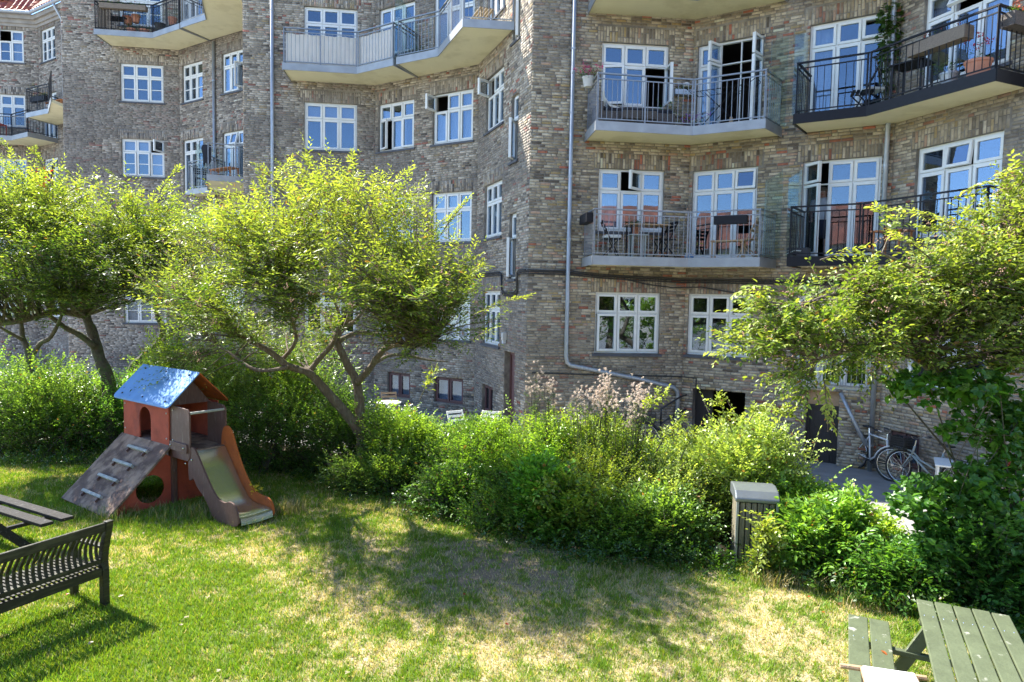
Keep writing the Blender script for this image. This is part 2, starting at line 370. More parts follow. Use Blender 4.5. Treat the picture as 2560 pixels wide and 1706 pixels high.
def window(b,fac,a,c,z0,z1,ncol=3,split=.50,opn={},curtain=None,bar=False,fm='white',depth=.10,sill=True,door=False,label=None,roomd=2.2):
    """outer frame with sashes; a..c along facet, opn {(col,row):(hinge,deg)} row 0 = lower, 1 = upper"""
    T=lambda s,n,z: fac.T(s,n-depth,z)
    fw=.045; g=G(T); D0,D1=-.06,.02
    g.box(a,a+fw,D0,D1,z0,z1); g.box(c-fw,c,D0,D1,z0,z1); g.box(a+fw,c-fw,D0,D1,z1-fw,z1); g.box(a+fw,c-fw,D0,D1,z0,z0+fw)
    rows=[(z0+fw,z1-fw)] if not split else [(z0+fw,z1-split-.012),(z1-split+.012,z1-fw)]
    cw=(c-a-2*fw)/ncol
    for i in range(1,ncol): g.box(a+fw+i*cw-.012,a+fw+i*cw+.012,D0,D1-.012,z0+fw,z1-fw)
    if split: g.box(a+fw,c-fw,D0,D1-.006,z1-split-.012,z1-split+.012)
    W=g.build('window',fm,b,label=label)
    for i in range(ncol):
        x0=a+fw+i*cw+.004+(.012 if i else 0); x1=a+fw+(i+1)*cw-.004-(.012 if i<ncol-1 else 0)
        for r,(p,q) in enumerate(rows):
            o=opn.get((i,r)); p2,q2=p+.004,q-.004
            def TT(s,n,z,o=o,x0=x0,x1=x1,q2=q2):
                if o:
                    h,dg=o; an=rad(dg)
                    if h=='L': ds=s-x0; return T(x0+ds*math.cos(an)-n*math.sin(an),ds*math.sin(an)+n*math.cos(an)+.02,z)
                    if h=='R': ds=x1-s; return T(x1-ds*math.cos(an)+n*math.sin(an),ds*math.sin(an)+n*math.cos(an)+.02,z)
                    dz=q2-z; return T(s,dz*math.sin(an)+n*math.cos(an)+.02,q2-dz*math.cos(an)+n*math.sin(an))
                return T(s,n,z)
            sw=.052; sb=.052 if not(door and r==0) else .10
            g=G(TT); g.box(x0,x0+sw,-.03,.035,p2,q2); g.box(x1-sw,x1,-.03,.035,p2,q2); g.box(x0+sw,x1-sw,-.03,.034,q2-sw,q2); g.box(x0+sw,x1-sw,-.03,.034,p2,p2+sb)
            if bar and r==0: zm=p2+(q2-p2)*.5; g.box(x0+sw,x1-sw,-.01,.022,zm-.014,zm+.014)
            g.build('sash',fm,W)
            g=G(TT); g.box(x0+sw-.005,x1-sw+.005,0,.006,p2+sb-.005,q2-sw+.005); g.build('pane','glass',W)
            if o is None or True:
                cc=curtain.get((i,r),curtain.get('all')) if isinstance(curtain,dict) else curtain
                if cc and not o:
                    g=G(T)
                    if cc=='curtain':
                        n=9; V=[];F=[]
                        for k in range(n+1):
                            s=x0+sw*.4+(x1-x0-sw*.8)*k/n; nn=-.16+.03*math.sin(k*2.3+i*1.7+a*3); V+= [(s,nn,p2),(s,nn,q2)]
                        F=[(2*k,2*k+2,2*k+3,2*k+1) for k in range(n)]; g.add(V,F)
                    else: g.box(x0,x1,-.13,-.125,p2,q2)
                    g.build('curtain',cc,W)
    if sill and not door:
        g=G(fac.T); g.add([(a-.06,.055,z0-.075),(c+.06,.055,z0-.075),(c+.06,-.10,z0-.06),(a-.06,-.10,z0-.06),(a-.06,.055,z0-.02),(c+.06,.055,z0-.02),(c+.06,-.10,z0+.004),(a-.06,-.10,z0+.004)],BOXF); g.build('sill','slate',W)
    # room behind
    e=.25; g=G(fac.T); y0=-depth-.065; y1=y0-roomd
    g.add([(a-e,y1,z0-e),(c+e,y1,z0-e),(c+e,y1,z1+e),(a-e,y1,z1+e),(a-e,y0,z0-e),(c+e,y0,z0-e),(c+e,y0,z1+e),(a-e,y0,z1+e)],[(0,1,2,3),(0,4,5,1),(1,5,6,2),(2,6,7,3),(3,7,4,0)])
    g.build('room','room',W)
    return W
TOP=[3.68,6.58,9.48,12.38,15.28]; SLAB=[None,4.27,7.17,10.07,12.97]
BUILD={}
def balcony(b,outl,z,m_rail='steel',m_fas='fascia',skip=(),close=(True,True),sp=.115,label=None,screens=(),rail_h=1.02,wallpts=()):
    """outl = polyline of outer edge from wall to wall; wallpts = wall side corners going back"""
    base=list(outl)+list(wallpts)
    n=len(base)
    g=G(); V=[(x,y,z+.03) for x,y in base]+[(x,y,z+.16) for x,y in base]
    g.add(V,[tuple(range(n-1,-1,-1)),tuple(range(n,2*n))]+[(i,(i+1)%n,(i+1)%n+n,i+n) for i in range(n)])
    S=g.build('balcony','cream',b,label=label)
    g=G()
    for i in range(len(outl)-1):
        p,q=Vector((*outl[i],0)),Vector((*outl[i+1],0)); d=(q-p).normalized(); nn=Vector((d.y,-d.x,0))
        g.bar(p+nn*.012+d*-.012+Vector((0,0,z+.095)),q+nn*.012+d*.012+Vector((0,0,z+.095)),.022,.20)
    g.build('fascia',m_fas,S)
    zt=z+.195; H=rail_h
    for i in range(len(outl)-1):
        if i in skip: continue
        p,q=Vector((*outl[i],0)),Vector((*outl[i+1],0)); L=(q-p).length; d=(q-p)/L; nn=Vector((d.y,-d.x,0)); p=p-nn*.03; q=q-nn*.03
        k=max(1,round(L/1.05))
        G().bar(p+Vector((0,0,zt+H)),q+Vector((0,0,zt+H)),.045,.03).build('handrail',m_rail,S)
        G().bar(p+Vector((0,0,zt+H-.11)),q+Vector((0,0,zt+H-.11)),.022,.022).build('upper_rail',m_rail,S)
        G().bar(p+Vector((0,0,zt+.06)),q+Vector((0,0,zt+.06)),.022,.022).build('lower_rail',m_rail,S)
        for j in range(k+1):
            x=p+d*min(max(L*j/k,.02),L-.02); G().bar(x+Vector((0,0,z+.05)),x+Vector((0,0,zt+H)),.034,.014,up=tuple(nn)).build('railing_post',m_rail,S)
        nb=int(L/sp)
        for j in range(1,nb):
            x=p+d*(L*j/nb); G().bar(x+Vector((0,0,zt+.06)),x+Vector((0,0,zt+H-.11)),.012,up=tuple(nn)).build('baluster',m_rail,S)
    for (a,c,h0,h1) in screens:
        g=G(); p=Vector((*a,0));q=Vector((*c,0)); d=(q-p).normalized(); nn=Vector((d.y,-d.x,0))*.006
        zz=zt
        V=[]
        for s in (-1,1): V+= [p+nn*s+Vector((0,0,zz)),q+nn*s+Vector((0,0,zz)),q+nn*s+Vector((0,0,zz+h1)),p+nn*s+Vector((0,0,zz+h0))]
        g.add(V,[(3,2,1,0),(4,5,6,7),(0,1,5,4),(1,2,6,5),(2,3,7,6),(3,0,4,7)]); g.build('glass_screen','screen',S)
    return S
def pipe(b,pts,r=.045,name='downpipe',m='zinc',brackets=True):
    o=G().tube(pts,r,10).build(name,m,b,smooth=True)
    if brackets:
        for i in range(len(pts)-1):
            p,q=Vector(pts[i]),Vector(pts[i+1]); L=(q-p).length
            for k in range(1,int(L/1.45)+1):
                x=p+(q-p)*(k*1.45/L)
                d=(q-p).normalized(); G().tube([x-d*.02,x+d*.02],r+.008,10).build('pipe_bracket',m,o)
    return o
def roof(b,pts,z=16.6,tiles=False):
    # sloping clay roof above the eaves line
    g=G(); n=len(pts)
    back=[]
    for i,(x,y) in enumerate(pts): back.append((x+.55*4.2,y+.83*4.2,z+4.4))
    V=[(x-.2,y-.35,z+.02) for x,y in pts]+back
    g.add(V,[(i,i+1,i+1+n,i+n) for i in range(n-1)])
    g.build('roof','clayfar',b)
def outline_off(pts,o):
    out=[]
    for i,p in enumerate(pts):
        ns=[]
        if i>0: d=np.subtract(p,pts[i-1]); d=d/np.hypot(*d); ns.append((d[1],-d[0]))
        if i<len(pts)-1: d=np.subtract(pts[i+1],p); d=d/np.hypot(*d); ns.append((d[1],-d[0]))
        m_=np.mean(ns,0); m_=m_/ (np.hypot(*m_)**2); out.append((p[0]+m_[0]*o,p[1]+m_[1]*o))
    return out
WALLTOP=16.6
def building(key,C0,K1,K2,C1,label,warm,ztop,facets='ABC'):
    b=root('apartment_building',label,'apartment building',(C0[0],C0[1],0)); BUILD[key]=b
    fs=dict(A=Facet(C0,K1),B=Facet(K1,K2),C=Facet(K2,C1)); b_f=fs
    return b,fs
WH=1.455
def finish(b,fs,ops,warm,ztop,seed,centers,mstr=None):
    for k,f in fs.items():
        wall_sheet(f,-.3,WALLTOP if seed!=101 else 15.95,ops[k],'wall','mortar',b)
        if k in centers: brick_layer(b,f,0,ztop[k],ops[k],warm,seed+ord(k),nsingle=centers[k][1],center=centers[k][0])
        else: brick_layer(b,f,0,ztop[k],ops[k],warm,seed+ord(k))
# ---------------- building 3 (right, nearest)
b3,f3=building(3,(.34,15.87),(4.15,16.27),(7.73,14.0),(8.95,10.55),'nearest brick apartment house at the right with steel and black balconies',1,11)
A,B_,C_=f3['A'],f3['B'],f3['C']
ops={'A':[],'B':[],'C':[]}
def W3(b,fs,ops,k,a,c,fl,h=WH,by='x',soldier=True,**kw):
    f=fs[k]; s0=f.sx(a) if by=='x' else f.sy(a); s1=f.sx(c) if by=='x' else f.sy(c)
    z1=TOP[fl]+kw.pop('dz',0); z0=z1-h
    ops[k].append((s0,s1,z0,z1,soldier)); return window(b,f,s0,s1,z0,z1,**kw)
DH=TOP[1]-SLAB[1]-.19
cu={'all':'curtain'}
W3(b3,f3,ops,'A',1.97,3.55,0,opn={(0,0):('R',7)})
W3(b3,f3,ops,'A',1.97,3.55,1,opn={(1,1):('R',42)},curtain={(0,0):'curtain'})
W3(b3,f3,ops,'A',1.97,3.57,2,opn={(2,0):('R',88),(0,0):('L',14)})
W3(b3,f3,ops,'A',1.97,3.57,3)
W3(b3,f3,ops,'B',4.22,5.46,0)
W3(b3,f3,ops,'B',4.22,5.48,1,h=DH,door=True,opn={(2,1):('T',7)})
W3(b3,f3,ops,'B',4.24,5.50,2,h=DH,door=True,opn={(1,0):('L',112),(1,1):('L',112),(2,0):('R',78),(2,1):('R',78)},curtain={(0,0):'curtain'})
W3(b3,f3,ops,'B',4.24,5.50,3,h=DH,door=True)
W3(b3,f3,ops,'B',6.28,7.56,0,h=DH-.1,door=True)
W3(b3,f3,ops,'B',6.28,7.56,1,h=DH,door=True,opn={(0,0):('L',42),(0,1):('L',42)})
W3(b3,f3,ops,'B',6.30,7.58,2,h=DH,door=True,opn={(2,1):('T',8)},curtain={(0,0):'curtain',(0,1):'curtain'})
W3(b3,f3,ops,'B',6.30,7.58,3,h=DH,door=True)
for fl in range(4):
    W3(b3,f3,ops,'C',13.5,11.9,fl,by='y',h=1.75,opn={1:{(1,1):('T',8)},2:{(1,1):('T',30)}}.get(fl,{}),curtain={(2,0):'curtain',(0,1):'blind'} if fl==2 else None)
# cellar openings
s0,s1=B_.sx(4.38),B_.sx(5.42); ops['B'].append((s0,s1,-.2,1.42,False))
s2,s3=B_.sx(6.52),B_.sx(7.08); ops['B'].append((s2,s3,-.25,1.62,False))
sc0,sc1=C_.sy(13.75),C_.sy(13.1); ops['C'].append((sc0,sc1,.25,.95,False)); window(b3,C_,sc0,sc1,.25,.95,ncol=2,split=0,fm='doorbrown',sill=False)
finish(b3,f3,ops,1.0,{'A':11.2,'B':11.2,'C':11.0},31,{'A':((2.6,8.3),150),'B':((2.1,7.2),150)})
def door(b,f,a,c,z0,z1,m,depth=.18,glassed=False,label=None,open_=0):
    g=G(f.T); g.box(a,a+.07,-depth-.05,-depth+.03,z0,z1); g.box(c-.07,c,-depth-.05,-depth+.03,z0,z1); g.box(a+.07,c-.07,-depth-.05,-depth+.03,z1-.07,z1)
    D=g.build('door',m,b,label=label)
    g=G(f.T); a2,c2=a+.074,c-.074; g.box(a2,c2,-depth-.03,-depth,z0,z1-.074)
    L=g.build('door_leaf',m,D)
    h=(z1-.074-z0)
    for i in range(3):
        zz=z0+.12+i*(h-.1)/3; g=G(f.T); g.box(a2+.09,c2-.09,-depth,-depth+.014,zz,zz+(h-.1)/3-.12); bevel(g.build('door_panel',m,D),.006)
    G().ball(f.T(c2-.06,-depth+.05,z0+1.0),.03).build('door_handle','chrome',D)
    g=G(f.T); g.add([(a-.3,-2,z0-.2),(c+.3,-2,z0-.2),(c+.3,-2,z1+.2),(a-.3,-2,z1+.2)],[(0,1,2,3)])
# dark passage opening with box of darkness: real depth room
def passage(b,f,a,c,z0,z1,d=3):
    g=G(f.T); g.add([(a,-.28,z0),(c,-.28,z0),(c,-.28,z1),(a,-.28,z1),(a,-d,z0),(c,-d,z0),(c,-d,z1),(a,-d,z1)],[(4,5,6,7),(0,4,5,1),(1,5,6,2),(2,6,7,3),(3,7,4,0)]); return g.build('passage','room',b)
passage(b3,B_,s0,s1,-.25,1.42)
g=G(B_.T); g.box(s0+.01,s0+.42,-.3,-.24,-.2,1.4); g.build('cellar_door','doordark',b3)
passage(b3,B_,s2,s3,-.25,1.62,1.2)
door(b3,B_,s2,s3,-.25,1.28,'doordark'); g=G(B_.T); g.box(s2+.02,s3-.02,-.16,-.15,1.28,1.6); g.build('transom_blind','tan',b3)
for fl in range(1,4):
    z=SLAB[fl]
    wl=(1.63,15.99); wr=(5.86,15.17)
    balcony(b3,[wl,(1.74,14.86),(3.91,15.18),(5.24,14.45),wr],z,'steel','fascia',wallpts=[(4.15,16.25)],screens=[((5.30,14.42),(5.92,15.10),1.6,1.95)],label='light galvanised steel balcony with thin bars')
    balcony(b3,[(6.31,14.87),(5.70,14.07),(6.83,13.40),(7.78,11.2),(8.60,11.55)],z,'black','black',wallpts=[(7.73,13.98)],screens=[((5.66,14.10),(6.25,14.88),1.6,1.95)],label='black steel balcony with black fascia',sp=.12)
# low railing before the ground floor french door
g0=root_dummy=None
x0,x1=B_.sx(6.24),B_.sx(7.6); z=1.75
R_=G(B_.T).box(x0,x1,.04,.07,z+.95,z+1.0).build('window_railing','steel',b3)
G(B_.T).box(x0,x1,.04,.06,z-.02,z+.02).build('lower_rail','steel',R_)
for i in range(17):
    s=x0+(x1-x0)*i/16; G(B_.T).box(s-.007,s+.007,.045,.06,z,z+.96).build('baluster','steel',R_)
# pipes / cables on building 3
def fp(f,s,z,o=.07): return f.T(s,o,z)
sA=A.sx(1.28)
pk=[fp(A,sA,16.5),fp(A,sA,2.15),fp(A,sA+.03,2.0),fp(A,sA+.12,1.93)]
sE=A.L-.12
pk+= [fp(A,sE-1.0,1.62),fp(A,sE-.12,1.42),fp(A,sE-.02,1.33),fp(A,sE,1.2),fp(A,sE,0)]
pipe(b3,pk,.052)
pipe(b3,[fp(B_,B_.L-.12,16.5),fp(B_,B_.L-.12,0)],.05)
def cablebundle(b,fpts,offs,name='cable'):
    for o in offs:
        pts=[f.T(s,.035+o[0],z+o[1]) for f,s,z in fpts]; G().tube(pts,.017,6).build(name,'cable',b,smooth=True)
cablebundle(b3,[(A,-.02,4.13),(A,.9,4.12),(A,1.7,4.06),(A,2.4,4.03),(A,A.L-.03,3.99),(B_,.1,3.99),(B_,2.0,3.97),(B_,B_.L,3.95)],[(0,0),(.02,.04),(0,-.045)])
cablebundle(b3,[(A,2.3,4.0),(A,2.9,3.88),(A,3.5,3.82),(B_,.4,3.84),(B_,1.4,3.68),(B_,2.4,3.7)],[(0,0)])
cablebundle(b3,[(A,.15,1.74),(A,1.6,1.70),(A,A.L-.15,1.68),(B_,.35,1.66),(B_,.36,.9)],[(-.02,0)])
# ---------------- building 2 (middle)
b2,f2=building(2,(-8.42,21.16),(-4.45,21.66),(-1.08,19.6),(.34,15.87),'middle brick apartment house behind the round tree, with a white fabric balcony screen',.6,13)
A,B_,C_=f2['A'],f2['B'],f2['C']; ops={'A':[],'B':[],'C':[]}
for fl in range(4):
    W3(b2,f2,ops,'A',-6.61,-5.01,fl,curtain={2:{(0,1):'blind',(1,1):'blind',(2,1):'blind'},0:None}.get(fl))
    W3(b2,f2,ops,'B',-4.34,-3.1,fl,opn={2:{(0,0):('L',24),(2,0):('R',5)}}.get(fl,{}),curtain={2:{(1,0):'curtain',(2,0):'blind',(0,1):'curtain'},1:{(0,1):'blind',(1,1):'blind',(2,1):'curtain'}}.get(fl))
    if fl==3: W3(b2,f2,ops,'B',-2.49,-1.24,fl,h=DH,door=True,curtain={(0,0):'curtain',(1,0):'curtain'})
    else: W3(b2,f2,ops,'B',-2.49,-1.24,fl,opn={2:{(0,1):('L',92)}}.get(fl,{}),curtain={2:{'all':'curtain'},1:{(0,1):'curtain',(1,1):'curtain',(0,0):'blind'},0:{'all':'blind'}}.get(fl))  # pale curtains in this window column stand in for bright sky reflected by panes
    W3(b2,f2,ops,'C',18.98,17.63,fl,by='y',opn={2:{(0,1):('L',62)}}.get(fl,{}),curtain={1:{(0,0):'curtain',(1,0):'curtain'},0:{(0,0):'curtain'}}.get(fl))
    if fl>0:
        s0,s1=C_.sy(17.08),C_.sy(16.62); z1=TOP[fl]-.98; z0=z1-1.62; ops['C'].append((s0,s1,z0,z1,False))
        window(b2,C_,s0,s1,z0,z1,ncol=1,split=.6,opn={(0,0):('L',38 if fl<3 else 20)},curtain=None)
# cellar windows and door
for k,a,c,by in (('B',-3.95,-3.15,'x'),('B',-2.35,-1.42,'x'),('C',18.9,18.05,'y')):
    f=f2[k]; s0=f.sx(a) if by=='x' else f.sy(a); s1=f.sx(c) if by=='x' else f.sy(c)
    ops[k].append((s0,s1,.30,1.08,False)); window(b2,f,s0,s1,.30,1.08,ncol=2,split=0,fm='doorbrown',sill=False,curtain={'all':'blind'} if k=='B' else None)
s0,s1=C_.sy(17.25),C_.sy(16.55); ops['C'].append((s0,s1,0,2.15,False)); door(b2,C_,s0,s1,0,2.12,'doorbrown',label='brown panelled cellar door')
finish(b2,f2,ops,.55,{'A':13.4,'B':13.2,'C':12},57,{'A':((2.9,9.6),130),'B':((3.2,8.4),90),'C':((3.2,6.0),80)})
z=SLAB[3]
balcony(b2,[(-7.0,21.33),(-6.88,20.24),(-4.76,20.5),(-3.55,19.72),(-3.02,20.76)],z,'steel','fascia',wallpts=[(-4.45,21.64)],label='steel balcony wrapped in white fabric')
balcony(b2,[(-2.98,20.74),(-3.42,19.62),(-2.16,18.9),(-1.33,16.86),(-.10,17.0)],z,'steel','fascia',wallpts=[(-1.1,19.58)],screens=[((-3.48,19.62),(-3.0,20.7),1.9,1.3)],label='deep steel balcony with wooden edge')
# fabric screen behind the bars
g=G(); pts=[(-6.93,21.0),(-6.82,20.31),(-4.77,20.57),(-3.60,19.82)]
V=[];F=[]
for i in range(len(pts)-1):
    p,q=np.array(pts[i]),np.array(pts[i+1]); n=int(np.hypot(*(q-p))/.06)
    for k in range(n+(i==len(pts)-2)):
        t=k/n; x=p+(q-p)*t; wv=.012*math.sin(len(V)*.9); V+= [(x[0]+wv,x[1]+.02+wv,z+.22),(x[0]+wv,x[1]+.02-wv,z+1.07+.008*math.sin(len(V)*.35))]
F=[(2*k,2*k+2,2*k+3,2*k+1) for k in range(len(V)//2-1)]
g.add(V,F); g.build('fabric_screen','screenw',None,label='white fabric privacy screen tied inside the balcony railing of the middle house',cat='privacy screen')
pipe(b2,[fp(A,A.sx(-7.55),16.5),fp(A,A.sx(-7.55),0)],.055)
cablebundle(b2,[(B_,.3,4.1),(B_,B_.L-.05,4.12),(C_,.1,4.12),(C_,2.15,4.13),(C_,2.3,4.08),(C_,2.34,3.66),(C_,2.5,3.6),(C_,3.28,3.6),(C_,3.4,3.68),(C_,3.43,4.08),(C_,3.55,4.14),(C_,C_.L-.01,4.13)],[(0,0),(.02,.04),(0,-.045)])
g=G(C_.T); g.box(2.55,2.68,.0,.12,2.42,2.62); lm=g.build('wall_lamp','pot',None,label='small grey wall lamp above the brown cellar door',cat='lamp'); bevel(lm,.02)
g=G(C_.T); g.box(2.57,2.66,.02,.10,2.34,2.42); lb=g.build('lamp_shade','curtain',lm)
# ---------------- building 1 (left)
b1,f1=building(1,(-17.6,26.64),(-13.35,27.22),(-9.65,24.88),(-8.42,21.16),'left brick apartment house with a black railed top balcony full of plants',.35,15)
A,B_=f1['A'],f1['B']; ops={'A':[],'B':[],'C':[]}
for fl in range(5):
    W3(b1,f1,ops,'A',-15.52,-13.94,fl,bar=True,opn={2:{(2,1):('R',62),(0,0):('L',3),(1,0):('L',3)}}.get(fl,{}),curtain={2:{'all':'blind'},0:{'all':'blind'}}.get(fl))
    if fl in(2,4): W3(b1,f1,ops,'B',-13.2,-12.06,fl,h=DH,door=True,curtain={(0,0):'curtain'})
    else: W3(b1,f1,ops,'B',-13.2,-12.06,fl,bar=True,curtain={3:{(1,0):'curtain',(2,0):'curtain',(0,1):'curtain'}}.get(fl))
    if fl in(2,4): W3(b1,f1,ops,'B',-11.05,-9.92,fl,h=DH,door=True,opn={(1,1):('T',14),(2,0):('R',70)},curtain={(0,0):'curtain',(1,0):'curtain',(0,1):'curtain'})
    else: W3(b1,f1,ops,'B',-11.05,-9.92,fl,opn={(2,0):('R',72)} if fl==3 else {},curtain={'all':'curtain'} if fl==3 else None)
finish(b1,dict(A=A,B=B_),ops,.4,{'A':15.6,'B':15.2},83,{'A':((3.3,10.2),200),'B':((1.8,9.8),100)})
wall_sheet(f1['C'],-.3,WALLTOP,[],'wall','mortar',b1); brick_layer(b1,f1['C'],3,WALLTOP,[],.5,99,s0=3.2)
z=SLAB[4]
balcony(b1,[(-15.8,26.85),(-15.7,25.63),(-13.68,25.9),(-12.22,24.98),(-11.65,26.1)],z,'black','fascia',wallpts=[(-13.35,27.2)],label='balcony with black railing full of plants')
balcony(b1,[(-11.6,26.06),(-12.12,24.88),(-10.85,24.1),(-10.05,21.9),(-9.0,22.4)],z,'steel','fascia',wallpts=[(-9.7,24.9)],label='steel balcony beside the black one',skip=(2,))
z=SLAB[2]
balcony(b1,[(-12.42,26.6),(-12.35,25.75),(-11.0,24.9),(-10.95,25.7)],z,'steel','fascia',wallpts=[],screens=[((-12.42,26.5),(-11.05,25.1),1.9,1.35)],label='shallow steel balcony with glass screen')
balcony(b1,[(-10.95,25.68),(-11.02,24.45),(-10.1,22.4),(-8.95,22.8)],z,'steel','fascia',wallpts=[(-9.7,24.9)],label='deep steel balcony of the left house')
pipe(b1,[fp(B_,B_.sx(-11.38),12.9),fp(B_,B_.sx(-11.38),0)],.055)
# ---------------- building 0 (far left) with eaves
b0,f0=building(0,(-25.9,31.1),(-22.0,31.68),(-18.3,29.34),(-17.6,26.64),'farthest brick apartment house at the left edge with red tiled eaves',.3,16)
A,B_=f0['A'],f0['B']; ops={'A':[],'B':[],'C':[]}
for fl in range(5):
    W3(b0,f0,ops,'A',-24.2,-22.6,fl,bar=True,opn={4:{(1,1):('L',62)}}.get(fl,{}),curtain={(2,0):'curtain',(2,1):'curtain'} if fl==4 else None)
    if fl in (3,2): W3(b0,f0,ops,'B',-21.8,-20.65,fl,h=DH,door=True,opn={(1,1):('T',25)} if fl==2 else {},curtain={'all':'curtain'})
    else: W3(b0,f0,ops,'B',-21.8,-20.65,fl,bar=True)
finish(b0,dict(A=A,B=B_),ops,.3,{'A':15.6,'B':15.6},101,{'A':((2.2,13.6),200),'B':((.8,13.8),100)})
for z in (SLAB[3],SLAB[2]):
    balcony(b0,[(-24.7,31.2),(-24.6,30.1),(-22.4,30.4),(-21.1,29.6),(-20.6,30.75)],z,'black','fascia',wallpts=[(-22.0,31.66)],label='low black railed balcony of the farthest house',rail_h=.95)
    balcony(b0,[(-20.55,30.72),(-21.0,29.4),(-19.5,28.6),(-18.3,27.0)],z+(.75 if z>8 else 0),'black','fascia',wallpts=[(-18.3,29.3)],label='raised black railed balcony of the farthest house')
# eaves, gutter, tiles
ptsE=[(-29,30.65),(-22.0,31.68),(-18.3,29.34)]
for (o,h0,h1) in ((.06,15.42,15.55),(.13,15.55,15.72),(.24,15.72,15.93)):
    po=outline_off(ptsE,o); pi_=outline_off(ptsE,-.02); g=G(); n=3
    for i in range(2): g.add([(*po[i],h0),(*po[i+1],h0),(*pi_[i+1],h0),(*pi_[i],h0),(*po[i],h1),(*po[i+1],h1),(*pi_[i+1],h1),(*pi_[i],h1)],BOXF)
    g.build('cornice','stucco',b0)
po=outline_off(ptsE,.36)
G().tube([(*po[0],15.97),(*po[1],15.97),(*po[2],15.97)],.085,10).build('gutter','zinc',b0,smooth=True)
sp_=B_.sx(-20.0); q=B_.T(sp_,.36,15.92)
pipe(b0,[q,B_.T(sp_,.34,15.8),B_.T(sp_+.1,.1,15.3),B_.T(sp_+.1,.08,15.1),B_.T(sp_+.1,.08,0)],.055)
TC=np.array([(.40,.10,.05),(.33,.075,.045),(.46,.14,.07),(.28,.075,.05),(.36,.12,.08)])
tmesh=[]
def tile_mesh(c):
    V=[];F=[]; n=6
    for j,(t,zz) in enumerate(((0,.018),(.36,.0))):
        for i in range(n+1):
            x=.245*i/n; h=.045*math.sin(math.pi*min(1,i/(n*.62)))**1 if i<=n*.62 else -.012*math.sin(math.pi*(i/n-.62)/.38)
            V.append((x,t,h+zz+.02)); 
    for i in range(n): F.append((i,i+1,n+2+i,n+1+i))
    for i in range(n+1): V.append((V[i][0],V[i][1],V[i][2]-.03))
    for i in range(n): F.append((2*n+2+i,2*n+3+i,i+1,i))
    o=mk('roof_tile',V,F,'clay',None,col=np.tile(c,(len(V),1))); me=o.data; bpy.data.objects.remove(o); return me
tmesh=[tile_mesh(c) for c in TC]
for fi,(P,Q) in enumerate(((po[0],po[1]),(po[1],po[2]))):
    f=Facet(P,Q); n=int(f.L/.235); rows=8; sl=rad(48)
    # sheet below
    g=G(); e=f.T(0,0,0)
    up=Vector((-f.n[0]*math.cos(sl),-f.n[1]*math.cos(sl),math.sin(sl)))
    p0=Vector((*P,16.03));p1=Vector((*Q,16.03)); mit=.0
    g.add([p0,p1,p1+up*6,p0+up*6],[(0,1,2,3)]); RF=g.build('roof','clayfar',b0)
    xa=Vector((f.d[0],f.d[1],0)); R=Matrix((xa,up,xa.cross(up))).transposed().to_4x4()
    for r in range(rows):
        for i in range(n+6):
            s=i*.235
            if fi==0 and s<f.L-3.9: continue
            # valley/hip trimming at the joint
            if fi==0 and s>f.L+r*.32*.30: continue
            if fi==1 and s<-.1: continue
            p=p0+xa*s+up*(r*.32-.03); 
            o=bpy.data.objects.new('roof_tile',random.choice(tmesh)); COL.objects.link(o); o.parent=RF
            og=ORG[b0.name]; o.matrix_local=Matrix.Translation(p-Vector(og)+Vector((random.gauss(0,.003),random.gauss(0,.003),random.gauss(0,.003))))@R
# ridge tiles at the hip
for k in range(9):
    f=Facet(po[0],po[1]); a=Vector((*po[1],16.10)); dirh=Vector((.10,.62,.66)).normalized()
    p=a+dirh*(.3*k); G().tube([p,p+dirh*.34],[.12,.10],10).build('ridge_tile','clayfar',b0,smooth=True)
# dormer window lead apron at roof
g=G(); fa=Facet(po[0],po[1]); sD=fa.L-2.3
up=Vector((-fa.n[0]*math.cos(rad(48)),-fa.n[1]*math.cos(rad(48)),math.sin(rad(48))))
nn=Vector((fa.d[0],fa.d[1],0)).cross(up)
base=Vector((*po[0],16.05))+Vector((fa.d[0],fa.d[1],0))*(sD-1.3)+up*.75
R=Matrix((Vector((fa.d[0],fa.d[1],0)),up,nn)).transposed()
g.obox(base+Vector((fa.d[0],fa.d[1],0))*1.2+up*.06+nn*.12,(2.6,.4,.05),R); DM=g.build('lead_flashing','zinc',b0)
g=G(); g.obox(base+Vector((fa.d[0],fa.d[1],0))*1.2+up*.75+nn*.16,(2.0,1.0,.12),R); g.build('roof_window','white',b0)
# roofs of the others (needed for the shadow they throw)
for b,pts in ((b1,[(-17.6,26.64),(-13.35,27.22),(-9.65,24.88),(-8.42,21.16)]),(b2,[(-8.42,21.16),(-4.45,21.66),(-1.08,19.6),(.34,15.87)]),(b3,[(.34,15.87),(4.15,16.27),(7.73,14.0),(8.95,10.55),(12.9,11.0)])):
    roof(b,pts)
# next house to the right, outside the frame
fx=Facet((8.95,10.55),(12.9,11.0)); wall_sheet(fx,-.3,WALLTOP,[],'wall','mortar',b3)
fy=Facet((12.9,11.0),(22,5)); wall_sheet(fy,-.3,WALLTOP,[],'wall','mortar',b3)
